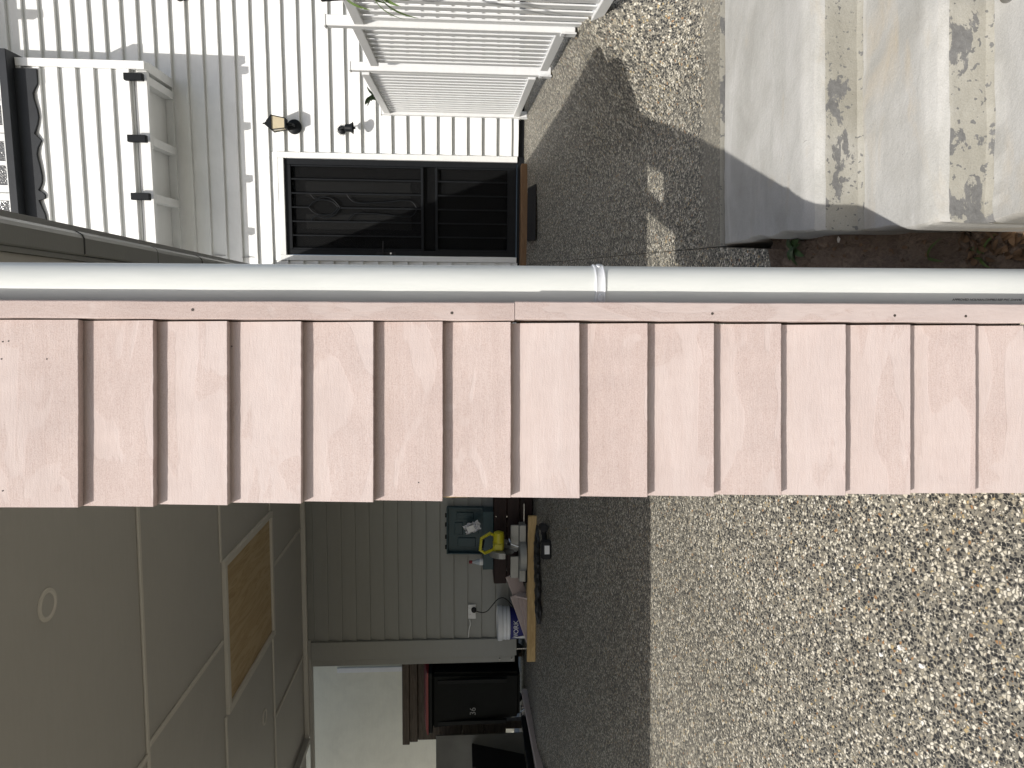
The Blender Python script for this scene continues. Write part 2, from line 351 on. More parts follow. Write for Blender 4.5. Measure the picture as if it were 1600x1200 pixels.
# ---------------------------------------------------------------- mesh helpers
def lnk(o, parent=None, label=None, cat=None, group=None, kind=None):
    COL.objects.link(o)
    if parent is not None: o.parent = parent
    if label: o['label'] = label
    if cat: o['category'] = cat
    if group: o['group'] = group
    if kind: o['kind'] = kind
    return o
def thing(name, label, cat, loc=(0, 0, 0), rotz=0.0, group=None, rot=None):
    o = bpy.data.objects.new(name, None); o.empty_display_size = .1
    o.location = loc; o.rotation_euler = rot if rot else (0, 0, rotz)
    return lnk(o, None, label, cat, group)
class MB:
    def __init__(s): s.v = []; s.f = []; s.mi = []; s.cur = 0
    def add(s, vs, fs):
        b = len(s.v); s.v += [tuple(p) for p in vs]; s.f += [tuple(i + b for i in f) for f in fs]; s.mi += [s.cur] * len(fs); return s
    def box(s, x0, x1, y0, y1, z0, z1, M4=None):
        vs = [Vector((x, y, z)) for z in (z0, z1) for y in (y0, y1) for x in (x0, x1)]
        if M4 is not None: vs = [M4 @ p for p in vs]
        return s.add(vs, [(0, 2, 3, 1), (4, 5, 7, 6), (0, 1, 5, 4), (2, 6, 7, 3), (0, 4, 6, 2), (1, 3, 7, 5)])
    def bar(s, a, b, w, h, up=(0, 0, 1)):
        a = Vector(a); b = Vector(b); d = (b - a); ln = d.length; d.normalize()
        sx = d.cross(Vector(up)).normalized(); sz = sx.cross(d)
        M4 = Matrix((sx, d, sz)).transposed().to_4x4(); M4.translation = a
        return s.box(-w / 2, w / 2, 0, ln, -h / 2, h / 2, M4)
    def prism(s, poly, fn, t0, t1):          # poly: 2D outline (ccw), fn(a,b,t) -> point
        n = len(poly)
        vs = [fn(a, b, t0) for a, b in poly] + [fn(a, b, t1) for a, b in poly]
        return s.add(vs, [tuple(range(n - 1, -1, -1)), tuple(range(n, 2 * n))] + [(i, (i + 1) % n, n + (i + 1) % n, n + i) for i in range(n)])
    def tube(s, pts, r, n=8, cap=True, closed=False):
        pts = [Vector(p) for p in pts]; rs = r if isinstance(r, (list, tuple)) else [r] * len(pts)
        rings = []; ref = None
        for i, p in enumerate(pts):
            a = pts[(i - 1) % len(pts)] if (closed or i > 0) else p
            b = pts[(i + 1) % len(pts)] if (closed or i < len(pts) - 1) else p
            d = (b - a).normalized()
            if ref is None: ref = Vector((0, 0, 1)) if abs(d.z) < .9 else Vector((1, 0, 0))
            sx = d.cross(ref).normalized(); sy = sx.cross(d).normalized(); ref = sy
            rings.append([p + (sx * math.cos(2 * math.pi * k / n) + sy * math.sin(2 * math.pi * k / n)) * rs[i] for k in range(n)])
        vs = [q for rg in rings for q in rg]; fs = []
        m_ = len(rings)
        for i in range(m_ if closed else m_ - 1):
            j = (i + 1) % m_
            for k in range(n):
                fs.append((i * n + k, i * n + (k + 1) % n, j * n + (k + 1) % n, j * n + k))
        if cap and not closed: fs += [tuple(range(n - 1, -1, -1)), tuple((m_ - 1) * n + k for k in range(n))]
        return s.add(vs, fs)
    def lathe(s, prof, n=24, c=(0, 0, 0), axis='Z', cap=True):   # prof: (radius, height)
        c = Vector(c); vs = []
        for r_, h in prof:
            for k in range(n):
                a = 2 * math.pi * k / n; p = (r_ * math.cos(a), r_ * math.sin(a), h)
                if axis == 'Y': p = (p[0], p[2], p[1])
                if axis == 'X': p = (p[2], p[0], p[1])
                vs.append(c + Vector(p))
        fs = []; m_ = len(prof)
        for i in range(m_ - 1):
            for k in range(n): fs.append((i * n + k, i * n + (k + 1) % n, (i + 1) * n + (k + 1) % n, (i + 1) * n + k))
        if cap: fs += [tuple(range(n - 1, -1, -1)), tuple((m_ - 1) * n + k for k in range(n))]
        return s.add(vs, fs)
    def build(s, name, mat, parent=None, bev=0.0, smooth=False, seg=1, **tags):
        me = bpy.data.meshes.new(name); me.from_pydata(s.v, [], s.f)
        mats = mat if isinstance(mat, (list, tuple)) else [mat]
        for q in mats: me.materials.append(q)
        if len(mats) > 1: me.polygons.foreach_set('material_index', s.mi)
        bm = bmesh.new(); bm.from_mesh(me)
        bmesh.ops.recalc_face_normals(bm, faces=bm.faces)
        if bev: bmesh.ops.bevel(bm, geom=[e for e in bm.edges if e.is_manifold and e.calc_face_angle(0) > .5], offset=bev, segments=seg, affect='EDGES', clamp_overlap=True)
        if smooth:
            for f in bm.faces: f.smooth = True
        bm.to_mesh(me); bm.free()
        if smooth: 
            for e in me.edges: pass
            try: me.set_sharp_from_angle(angle=R(38))
            except Exception: pass
        o = bpy.data.objects.new(name, me)
        return lnk(o, parent, **tags)
def box(name, mat, parent, x0, x1, y0, y1, z0, z1, bev=.002, **tags):
    return MB().box(x0, x1, y0, y1, z0, z1).build(name, mat, parent, bev, **tags)
def text_mesh(name, body, size, mat, parent, M4, bend=None, thick=.0004, spacing=1.0, xs=1.0):
    cu = bpy.data.curves.new(name, 'FONT'); cu.body = body; cu.size = size; cu.extrude = thick; cu.align_x = 'CENTER'; cu.align_y = 'CENTER'
    cu.space_character = spacing
    to = bpy.data.objects.new(name, cu); COL.objects.link(to)
    me = bpy.data.meshes.new_from_object(to.evaluated_get(bpy.context.evaluated_depsgraph_get()))
    bpy.data.objects.remove(to); bpy.data.curves.remove(cu)
    for v in me.vertices:
        p = Vector(v.co); p.x *= xs
        if bend: p = bend(p)
        v.co = M4 @ p
    me.materials.clear(); me.materials.append(mat)
    o = bpy.data.objects.new(name, me); return lnk(o, parent)
def fbm(x, y, z=0., oc=4):
    return noise.fractal(Vector((x, y, z)), 1.0, 2.0, oc, noise_basis='PERLIN_ORIGINAL')

# ================================================================ SETTING: ground, driveway, path, steps, soil
def grid_mesh(name, xs, ys, zf, mat, keep=lambda x, y: True, thick=0.0, **tags):
    b = MB(); idx = {}
    for i, x in enumerate(xs):
        for j, y in enumerate(ys):
            idx[i, j] = len(b.v); b.v.append((x, y, zf(x, y)))
    for i in range(len(xs) - 1):
        for j in range(len(ys) - 1):
            if keep((xs[i] + xs[i + 1]) / 2, (ys[j] + ys[j + 1]) / 2):
                b.f.append((idx[i, j], idx[i + 1, j], idx[i + 1, j + 1], idx[i, j + 1])); b.mi.append(0)
    o = b.build(name, mat, None, 0, True, **tags); return o
def lin(a, b, n): return [a + (b - a) * k / n for k in range(n + 1)]
# terrain sheet reaching the horizon, a little under the paving
tx = [-1500, -400, -120, -40, -15] + lin(-9, 9, 12) + [15, 40, 120, 400, 1500]
ty = [-1500, -400, -120, -40, -12] + lin(-8, 12, 20) + [20, 40, 120, 400, 1500]
def zterr(x, y):
    yy = max(-4, min(7.5, y)); return -1.80 + .125 * yy
grid_mesh('ground', tx, ty, zterr, M['terrain'], kind='structure')
# joint between the driveway slab and the path slab
JX = [(7.2, 1.13), (6.18, 1.006), (3.82, .679), (2.93, .555), (2.52, .47)]
def joint_x(y):
    for (y1, x1), (y0, x0) in zip(JX, JX[1:]):
        if y >= y0: return x0 + (x1 - x0) * (y - y0) / (y1 - y0)
    return JX[-1][1]
def slab(name, rows, mat, edge, **tags):
    """rows: list of (y, x_left, x_right); a slab following the sloping ground with a skirt"""
    b = MB(); n = 60
    for y, xl, xr in rows:
        for k in range(n + 1):
            x = xl + (xr - xl) * k / n
            b.v.append((x, y, zg(x, y) + .004 * fbm(x * 2, y * 2)))
    m_ = len(rows)
    for i in range(m_ - 1):
        for k in range(n):
            b.f.append((i * (n + 1) + k, i * (n + 1) + k + 1, (i + 1) * (n + 1) + k + 1, (i + 1) * (n + 1) + k)); b.mi.append(0)
    ring = [k for k in range(n + 1)] + [i * (n + 1) + n for i in range(1, m_)] + [(m_ - 1) * (n + 1) + k for k in range(n - 1, -1, -1)] + [i * (n + 1) for i in range(m_ - 2, 0, -1)]
    base = len(b.v)
    for r_ in ring: x, y, z = b.v[r_]; b.v.append((x, y, z - .12))
    for k in range(len(ring)):
        j = (k + 1) % len(ring); b.f.append((ring[k], base + k, base + j, ring[j])); b.mi.append(1)
    return b.build(name, [mat, edge], None, 0, True, **tags)
ysD = lin(-6, 2.5, 22) + lin(2.6, 8.4, 30)
slab('driveway', [(y, -7.5, (joint_x(y) - .0015) if y > 2.52 else .15) for y in ysD], M['agg'], M['soil'], kind='structure')
slab('path', [(y, joint_x(y) + .0015, 4.2) for y in lin(2.955, 6.9, 30)], M['agg_edge'], M['riser'], kind='structure')

# concrete steps climbing to the path
def step_left(y): 
    pts = [(3.0, .565), (2.75, .545), (2.60, .53), (2.45, .505), (2.21, .472), (1.9, .425), (1.5, .40), (.5, .38)]
    for (y1, x1), (y0, x0) in zip(pts, pts[1:]):
        if y >= y0: return x0 + (x1 - x0) * (y - y0) / (y1 - y0)
    return .38
def steps():
    T1, T2, T3 = -1.062, -1.225, -1.375
    prof = []     # (Y, z, mat)
    def seg(a, b, n, mi):
        for k in range(n):
            t = k / n; prof.append((a[0] + (b[0] - a[0]) * t, a[1] + (b[1] - a[1]) * t, mi))
    seg((2.945, T1 - .02), (2.93, T1), 2, 0); seg((2.93, T1), (2.26, T1 - .006), 26, 0)
    seg((2.26, T1 - .006), (2.215, T1 - .022), 4, 0); seg((2.215, T1 - .022), (2.20, T1 - .05), 3, 0)
    seg((2.20, T1 - .05), (2.195, T2 + .012), 7, 1); seg((2.195, T2 + .012), (2.18, T2), 2, 1)
    seg((2.18, T2), (1.90, T2 - .006), 14, 0); seg((1.90, T2 - .006), (1.862, T2 - .022), 4, 0); seg((1.862, T2 - .022), (1.85, T2 - .045), 3, 0)
    seg((1.85, T2 - .045), (1.845, T3 + .012), 7, 1); seg((1.845, T3 + .012), (1.83, T3), 2, 1)
    seg((1.83, T3), (.6, T3 - .01), 22, 0); prof.append((.58, T3 - .03, 0)); prof.append((.57, T3 - .4, 1))
    b = MB(); nx = 70; cols = nx + 5
    for (y, z, mi) in prof:
        xl = step_left(y) + .010 * fbm(y * 7, z * 5, 3.)
        row = [(xl - .008, z - .62), (xl - .004, z - .03), (xl - .001, z - .007), (xl + .005, z - .001)]
        for x, zz in row: b.v.append((x, y, zz))
        for k in range(nx + 1):
            x = xl + .03 + (4.2 - xl - .03) * (k / nx) ** 1.6
            dz = .0035 * fbm(x * 1.6, y * 1.6, 1.3) + .0015 * fbm(x * 14, y * 14, 4.)
            dy = .010 * fbm(x * 2.0, z * 6, 9.) + .004 * fbm(x * 11, z * 9, 2.)
            b.v.append((x, y + dy, z + dz))
    for i in range(len(prof) - 1):
        for k in range(cols - 1):
            b.f.append((i * cols + k, i * cols + k + 1, (i + 1) * cols + k + 1, (i + 1) * cols + k)); b.mi.append(prof[i][2])
    return b.build('concrete_steps', [M['tread'], M['riser']], None, 0, True,
                   label='pale rough concrete steps with patchy grey risers climbing to the pebble path', cat='steps')
steps()
# soil bed between the downpipe and the steps
def zsoil(x, y):
    base = -1.15 - .62 * max(0, min(.85, (2.58 - y) / 1.0))
    h = .03 * fbm(x * 6, y * 6) + .016 * fbm(x * 22, y * 22, 3) + .008 * fbm(x * 60, y * 60, 6)
    return base + h
def soil_at(ox, oy):
    d = ray(ox, oy); Y = 1.3
    while Y < 2.65:
        p = d * (Y / d.y)
        if p.z < zsoil(p.x, p.y): break
        Y += .002
    return Vector((p.x, p.y, zsoil(p.x, p.y)))
sb = MB(); ysS = lin(.3, 2.66, 190); nS = 56
for y in ysS:
    xr_ = step_left(y) + .012
    for k in range(nS + 1):
        x = .10 + (xr_ - .10) * k / nS; sb.v.append((x, y, zsoil(x, y)))
for i in range(len(ysS) - 1):
    for k in range(nS): sb.f.append((i * (nS + 1) + k, i * (nS + 1) + k + 1, (i + 1) * (nS + 1) + k + 1, (i + 1) * (nS + 1) + k)); sb.mi.append(0)
sb.build('garden_bed', M['soil'], None, 0, True, kind='structure')

# ================================================================ CLAD PILLAR (subject) and its downpipe
PY = 1.60
PIL = thing('clad_pillar', 'pink painted weatherboard pillar in the foreground beside the downpipe', 'pillar', (0, 0, 0))
def zpx(v, Y=PY): return atY(v, 650, Y).z
vb = [8 - 114, 122.5, 240, 355.5, 471, 583.5, 692, 798.5, 906, 1012, 1116, 1221, 1322, 1423, 1525, 1627]
zb = [zpx(v) for v in vb]
left_y = [794, 793, 791.5, 789, 787, 785, 783, 778, 778, 776.5, 776.5, 774.5, 774, 773.5, 772, 772]
XR = .1335
TH = .0235
def board_mesh(x0, x1, z0, z1, yb, yt, th, rough, seed, par, name='weatherboard', nseg=90):
    """lapped board: bottom edge proud, face leaning back; slightly uneven sawn arris"""
    b = MB()
    for k in range(nseg + 1):
        t = k / nseg; x = x0 + (x1 - x0) * t
        dz = rough * (.0007 * fbm(x * 6, seed) + .0006 * fbm(x * 60, seed, 2.)); dy = rough * .0008 * fbm(x * 12, seed, 5.)
        if k == 0: dx = .0
        zz = z0 + dz; e = .0012
        b.v += [(x, yb + th, zz + .001), (x, yb + e + dy, zz), (x, yb + dy, zz + e), (x, yb + (yt - yb) * .5 + dy * .6, (z0 + z1) / 2), (x, yt, z1), (x, yt + th * .45, z1)]
    n = 6
    for k in range(nseg):
        for q in range(n):
            b.f.append((k * n + q, k * n + (q + 1) % n, (k + 1) * n + (q + 1) % n, (k + 1) * n + q)); b.mi.append(0)
    b.f += [tuple(range(n - 1, -1, -1)), tuple(nseg * n + q for q in range(n))]; b.mi += [0, 0]
    return b.build(name, M['pink'], par)
for i in range(len(zb) - 1):
    # board i spans from the lap above (i) down to its own bottom edge (i+1)
    z0 = zb[i + 1]; z1 = zb[i] + .030
    xl = atY(vb[i + 1] - 40, left_y[i + 1], PY).x + rnd.uniform(-.0012, .0012)
    tilt = rnd.uniform(-.0008, .0008)
    o = board_mesh(xl, XR + rnd.uniform(-.0012, .0006), z0, z1, PY, PY + TH * (z1 - z0) / (zb[i] - z0) , TH, 1.0, i * 3.7, PIL)
# small nail holes punched in some boards
def nail(par, ox, oy, Y, r=.0022, mat='nail', name='nail'):
    p = atY(ox, oy, Y); b = MB(); b.lathe([(r * .2, -.0006), (r, -.0004), (r, .004)], 10, (p.x, Y, p.z), 'Y')
    return b.build(name, M[mat], par, 0, True)
boards = [o for o in PIL.children]
for ox, oy, bi in ((4, 534, 0), (13, 533, 0), (2, 561, 0), (4, 767, 0), (73, 561, 0), (362, 541, 3), (654, 754, 5), (1154, 583, 10)):
    zb_t = (atY(ox, oy, PY).z - zb[bi + 1]) / (zb[bi] - zb[bi + 1])
    nail(boards[bi], ox, oy, PY + TH * zb_t - .0003, .0014, 'ink')
# corner stop in two lengths, butted at the height of the sixth lap
zj = zpx(804)
def stop(z0, z1, dx, dy):
    b = MB(); n = 60
    for k in range(n + 1):
        z = z0 + (z1 - z0) * k / n; e = .0022
        xa = .1365 + dx + .0012 * fbm(z * 3, 8.) ; xb = .1755 + dx + .0022 * (-z) + .001 * fbm(z * 4, 2.); ya = PY - .0035 + dy; yb_ = PY + .075
        b.v += [(xa, yb_, z), (xb, yb_, z), (xb, ya + e, z), (xb - e, ya, z), (xa + e, ya, z), (xa, ya + e, z)]
    for k in range(n):
        for q in range(6):
            b.f.append((k * 6 + q, k * 6 + (q + 1) % 6, (k + 1) * 6 + (q + 1) % 6, (k + 1) * 6 + q)); b.mi.append(0)
    b.f += [tuple(range(5, -1, -1)), tuple(n * 6 + q for q in range(6))]; b.mi += [0, 0]
    return b.build('corner_stop', M['pink_up'], PIL)
st_a = stop(zj + .0006, 1.08, 0, 0); st_b = stop(-1.42, zj - .0006, .0022, -.001)
for ox, oy in ((301, 484), (706, 489)): nail(st_a, ox, oy, PY - .0038, .0032)
for ox, oy in ((1113, 490), (1398, 493), (1509, 494)): nail(st_b, ox, oy, PY - .0048, .0030)
# timber frame behind the boards; unseen tops and depths shaped for its ground shadow
fr = MB().box(-.2475, -.1575, PY + .026, PY + .066, -1.45, 1.62).build('stud', M['pine'], PIL, .002)
fr2 = MB().box(.0, .12, PY + .026, PY + .076, -1.45, 1.62).build('post', M['pine'], PIL, .002)
MB().box(-.2455, .118, PY + .114, PY + .30, -1.45, .66).build('shadow_backing', M['pine'], PIL, .002)
MB().box(-.155, -.022, PY + .026, PY + .112, -1.45, .88).build('shadow_packer', M['pine'], PIL, .002)

PIPE = thing('downpipe', 'white round plastic downpipe standing against the pink pillar', 'pipe', (.2255, PY + .107, -1.45))
PIPE.rotation_euler = (0, R(-.25), 0)
PR = .0525
MB().lathe([(PR * .93, 0), (PR, 0), (PR, 3.06), (PR * .93, 3.06)], 72).build('pipe', M['pvc'], PIPE, 0, True)
zc = atY(938, 445, PY + .06).z + 1.45
cl = MB(); cl.lathe([(PR + .0004, zc - .0115), (PR + .0034, zc - .0115), (PR + .0042, zc - .009), (PR + .0026, zc - .0065), (PR + .0026, zc + .0065), (PR + .0042, zc + .009), (PR + .0034, zc + .0115), (PR + .0004, zc + .0115)], 72, cap=False)
clo = cl.build('pipe_clip', M['strap'], PIPE, 0, True)
a_ = R(-28)
cb = MB(); 
for ang in (R(-25), R(-118)):
    d = Vector((math.cos(ang), math.sin(ang), 0)); t = Vector((-math.sin(ang), math.cos(ang), 0)); c0 = d * (PR + .003)
    M4 = Matrix((t, Vector((0, 0, 1)), d)).transposed().to_4x4(); M4.translation = c0 + Vector((0, 0, zc))
    pr_ = [(math.cos(2 * math.pi * k / 16) * .009, math.sin(2 * math.pi * k / 16) * .0052) for k in range(16)]
    MB().prism(pr_, lambda a, b2, tt: M4 @ Vector((a, b2, tt)), -.002, .0022).build('clip_boss', M['strap'], clo, .0006)
# maker's print running down the pipe
ang0 = R(-121)
def bend(p):
    a = ang0 + p.y / PR; rr = PR + .0002 + p.z
    return Vector((rr * math.cos(a), rr * math.sin(a), -p.x))
zt = atY(1541, 472, PY + .065).z + 1.45
text_mesh('printed_marking', 'APPROVED HOLMAN-SWP903 REF PVC DWV90', .0080, M['ink'], PIPE, Matrix.Translation((0, 0, zt)), bend, .00025, 1.0, 1.02)

# dried paint spots on the driveway
rs = random.Random(5); drv = bpy.data.objects['driveway']
for ox, oy, rr in ((1378, 1023, .006), (1407, 1012, .008), (1441, 1040, .008), (1113, 884, .006), (1335, 905, .005)):
    g_ = ground_at(ox, oy); b = MB(); n_ = 11
    pr_ = [(math.cos(2 * math.pi * k / n_) * rr * rs.uniform(.5, 1.2), math.sin(2 * math.pi * k / n_) * rr * rs.uniform(.5, 1.2)) for k in range(n_)]
    b.prism(pr_, lambda a, c, t: (g_.x + a, g_.y + c, g_.z + .004 + t + c * .15), -.006, .0012); b.build('paint_spot', M['chip'], drv)

# ================================================================ HOUSE
HOUSE = thing('white_weatherboard_house', 'white weatherboard house with a black screen door and a boxed bay window', 'house', HF.O, -HF.a)
def part(name, parent, loc=(0, 0, 0)):
    o = bpy.data.objects.new(name, None); o.empty_display_size = .05; o.location = loc; return lnk(o, parent)
def lap_board(x0, x1, z0, pitch, y, th, mat, par, seed=0.0, name='weatherboard', nseg=None):
    """one lapped board on a wall whose face is y (outwards is -y)"""
    nseg = nseg or max(4, int((x1 - x0) * 14)); z1 = z0 + pitch + .02; b = MB()
    for k in range(nseg + 1):
        x = x0 + (x1 - x0) * k / nseg
        dz = .0028 * fbm(x * 1.7, seed, 3.) + .0008 * fbm(x * 13, seed); dy = .0015 * fbm(x * 2.5, seed, 7.)
        b.v += [(x, y, z0 + dz), (x, y - th + .002 + dy, z0 + dz), (x, y - th + dy, z0 + .003 + dz), (x, y - .0035, z1), (x, y, z1)]
    n = 5
    for k in range(nseg):
        for q in range(n): b.f.append((k * n + q, k * n + (q + 1) % n, (k + 1) * n + (q + 1) % n, (k + 1) * n + q)); b.mi.append(0)
    b.f += [tuple(range(n - 1, -1, -1)), tuple(nseg * n + q for q in range(n))]; b.mi += [0, 0]
    return b.build(name, mat, par)
WALL = MB().box(-8.0, 3.2, .004, .12, 1.76, 4.9).box(-1.9, 3.2, .004, .12, 1.53, 1.759).box(-1.9, -.5, .004, .12, -.52, 1.53).box(.40, 3.2, .004, .12, -.52, 1.53).build('wall', M['white'], HOUSE)  # upper run left over the carport is unseen, added to shade the rendered wall
P = .1305; ZB = 1.512
k = -16
while True:
    z0 = ZB + k * P
    if z0 > 4.7: break
    if z0 > -.62:
        z0c = max(z0, -.505)
        if z0 + P < 1.56:
            lap_board(.412, 3.1, z0c, P - (z0c - z0), 0, .042, M['white'], WALL, k * 2.3)
            lap_board(-1.88, -.515, z0c, P - (z0c - z0), 0, .042, M['white'], WALL, k * 2.3 + .4)
        elif z0 < 1.53:
            lap_board(.412, 3.1, z0, P, 0, .042, M['white'], WALL, k * 2.3)
            lap_board(-1.88, -.515, z0, P, 0, .042, M['white'], WALL, k * 2.3 + .4)
            lap_board(-.513, .410, 1.577, z0 + P - 1.577, 0, .038, M['white'], WALL, k * 2.3 + .8)
        else:
            lap_board(-1.88 if z0 < 1.75 else -7.9, 3.1, z0, P, 0, .042, M['white'], WALL, k * 2.3, nseg=80)  # boards on the left run clad the added shading wall
    k += 1
# butt joints between board lengths show as hairline gaps
for ox, oy in ((345, 399), (390, 402)):
    s_, z_ = HF.hit(ox, oy); MB().box(s_ - .0015, s_ + .0015, -.0425, -.02, z_ - .055, z_ + .055).build('board_joint', M['gutter_seam'], WALL)
# dark plinth strip below the boards
box('base_strip', M['black'], HOUSE, .41, 3.1, -.004, .09, -.60, -.507)
box('threshold', M['black'], HOUSE, -1.88, .408, -.028, .09, -.60, -.500)

# ---- screen door
DX0, DX1, DZ0, DZ1 = -.462, .357, -.492, 1.522
DOOR = part('screen_door', HOUSE)
DOOR['label'] = 'black security screen door with tulip ironwork and mid rail'
box('door_frame', M['trim'], DOOR, DX1 + .003, DX1 + .052, -.046, .10, DZ0 - .005, 1.574)
box('door_frame', M['trim'], DOOR, DX0 - .050, DX0 - .003, -.046, .10, DZ0 - .005, 1.574)
box('door_frame', M['trim'], DOOR, DX0 - .0025, DX1 + .0025, -.045, .10, DZ1 + .004, 1.5735)
fw = .048; y0, y1 = -.018, .014
lf = MB()
lf.box(DX0, DX0 + fw, y0, y1, DZ0, DZ1).box(DX1 - fw, DX1, y0, y1, DZ0, DZ1)
box('stile', M['black'], DOOR, DX0, DX0 + fw, y0, y1, DZ0, DZ1); box('stile', M['black'], DOOR, DX1 - fw, DX1, y0, y1, DZ0, DZ1)
xa, xb = DX0 + fw + .0005, DX1 - fw - .0005
def dz(ox): return HF.hit(ox, 320)[1]
m1, m2 = dz(660), dz(682)
for za, zc_ in ((DZ1 - fw, DZ1), (DZ0, DZ0 + fw + .03), (m1 - .011, m1 + .011), (m2 - .011, m2 + .011)):
    box('rail', M['black'], DOOR, xa, xb, y0 + .001, y1 - .001, za, zc_)
# slim inner edging round each opening
for za, zc_ in ((m1 + .012, DZ1 - fw - .001), (DZ0 + fw + .031, m2 - .012)):
    for (x0_, x1_, a_, b_) in ((xa + .001, xa + .013, za, zc_), (xb - .013, xb - .001, za, zc_)):
        box('edging', M['black'], DOOR, x0_, x1_, y0 + .006, y1 - .004, a_, b_, .001)
    for q in range(5):
        xq = xa + (xb - xa) * (q + 1) / 6
        if za > m1 and q == 2:
            for (a_, b_) in ((za, dz(575)), (dz(532), zc_)) : pass
            segs = ((za, dz(533)), (dz(483), zc_))
        else: segs = ((za, zc_),)
        for a_, b_ in segs:
            lo, hi = min(a_, b_), max(a_, b_)
            box('bar', M['black'], DOOR, xq - .0055, xq + .0055, y0 + .003, y0 + .014, lo, hi, .001)
box('security_mesh', M['mesh'], DOOR, xa, xb, .0165, .018, DZ0, DZ1, 0)
# tulip ironwork
xc = (xa + xb) / 2; IY = y0 + .006
def hp(ox, oy): s_, z_ = HF.hit(ox, oy); return s_, z_
def iron(pts, mirror=True, r=.0045):
    P2 = [hp(440 + a / 4.2105, 240 + b / 4.2105) for a, b in pts]
    cx = hp(440 + 400 / 4.2105, 240 + 357 / 4.2105)[0]
    fine = []
    for i in range(len(P2) - 1):
        for t in range(5): 
            p0 = P2[max(i - 1, 0)]; p1 = P2[i]; p2 = P2[i + 1]; p3 = P2[min(i + 2, len(P2) - 1)]; u = t / 5
            fine.append(tuple(.5 * (2 * p1[q] + (p2[q] - p0[q]) * u + (2 * p0[q] - 5 * p1[q] + 4 * p2[q] - p3[q]) * u * u + (3 * p1[q] - p0[q] - 3 * p2[q] + p3[q]) * u ** 3) for q in (0, 1)))
    fine.append(P2[-1])
    for sgn in ((1, -1) if mirror else (1,)):
        MB().tube([(cx + sgn * (x - cx), IY, z) for x, z in fine], r, 6).build('ironwork_scroll', M['black'], DOOR, 0, True)
iron([(180, 352), (215, 318), (270, 304), (335, 318), (370, 352)])
iron([(190, 262), (222, 298), (285, 285), (345, 308), (385, 355)])
iron([(430, 266), (455, 302), (505, 325), (650, 322), (800, 310), (860, 320), (888, 358)])
# inner door seen through the mesh
idr = MB().box(DX0 + .01, DX1 - .01, .050, .085, DZ0 + .01, DZ1 - .005).build('inner_door', M['inner_door'], DOOR)
for xx in (-.235, .045):
    box('raised_panel', M['door_panel'], idr, xx, xx + .135, .036, .0495, m1 + .10, DZ1 - .16, .006)
# lever and lock box
hz = dz(603)
hd = MB().box(DX0 + .006, DX0 + .034, y0 - .012, y0 - .0005, hz - .085, hz + .085).build('handle_plate', M['rub'], DOOR, .003)
MB().tube([(DX0 + .02, y0 - .012, hz + .025), (DX0 + .02, y0 - .05, hz + .025), (DX0 + .035, y0 - .055, hz + .025), (DX0 + .125, y0 - .05, hz + .022)], [.008, .008, .008, .006], 8).build('lever', M['rub'], hd, 0, True)
MB().lathe([(.008, -.006), (.008, 0)], 14, (DX0 + .02, y0 - .0125, hz - .04), 'Y').build('key_cylinder', M['steel'], hd, 0, True)

# ---- boxed bay window above
BAY = part('bay_window', HOUSE); BAY['label'] = 'boxed bay with charcoal scalloped valance and black bracket ends'
BX0, BX1, BN = -1.35, .972, .60; BZ = 2.42
box('bay_core', M['white'], BAY, BX0, BX1 - .004, -BN + .024, -.024, BZ + .10, 4.6)
z_top = HF.hit(62, 110, -BN)[1]
for k in range(-1, 6):
    z0 = z_top - .1325 * k
    if z0 < BZ + .02: z0 = BZ + .006
    lap_board(BX0, BX1 - .062, z0, .1325, -BN + .030, .040, M['white'], BAY, 50 + k)
box('corner_board', M['trim'], BAY, BX1 - .060, BX1, -BN - .016, -BN + .06, BZ, 3.37)
for k in range(0, 8):
    lap_side = MB(); z0 = BZ + .006 + .1325 * k
    lap_side.prism([(-BN + .062, z0), (-.026, z0), (-.026, z0 + .15), (-BN + .062, z0 + .15)], lambda a, b, t: (t, a, b), BX1 - .003, BX1 + .014 - .002 * (k % 2))
    if z0 < 3.3: lap_side.build('side_board', M['white'], BAY)
# soffit with joists running back to the wall
box('soffit', M['trim'], BAY, BX0, BX1 - .006, -BN + .03, -.026, BZ + .075, BZ + .095, 0)
box('front_plate', M['trim'], BAY, BX0, BX1 - .062, -BN + .026, -BN + .075, BZ + .001, BZ + .074)
for ox, oy in ((212, 122), (222, 218), (230, 308), (238, 398)):
    s_, z_ = HF.hit(ox, oy, -BN)
    box('joist', M['trim'], BAY, s_ - .032, s_ + .032, -BN + .076, -.027, BZ + .0005, BZ + .0745, .002)
    box('bracket_end', M['black'], BAY, s_ - .027, s_ + .027, -BN - .055, -BN - .011, BZ + .004, BZ + .145, .004)
box('joist', M['trim'], BAY, BX1 - .062, BX1 - .001, -BN + .062, -.027, BZ + .0005, BZ + .0745, .002)
# charcoal sill ledge and scalloped valance
box('sill_ledge', M['navy'], BAY, BX0, BX1 + .035, -BN - .115, -.03, 3.375, 3.435, .004)
prof = [(85, 256), (190, 254), (225, 232), (260, 216), (300, 219), (330, 226), (380, 238), (430, 243), (480, 232), (550, 204), (600, 251), (650, 222), (700, 210), (740, 215), (780, 224), (860, 234), (900, 232), (930, 221), (965, 201), (985, 236), (1000, 246), (1015, 246), (1030, 236), (1040, 198), (1070, 208), (1100, 219), (1150, 237), (1250, 243), (1300, 232), (1370, 204), (1420, 251), (1520, 210), (1600, 224), (1680, 234), (1785, 201), (1820, 246), (1860, 198), (1970, 237), (2200, 243)]
zr = HF.hit(56, 107, -BN - .03)[1] + 256 * .00104
s0 = HF.hit(56, 107, -BN - .03)[0]
low = [(s0 - (a - 85) * .00102, zr - b * .00104) for a, b in prof]
vm = MB()
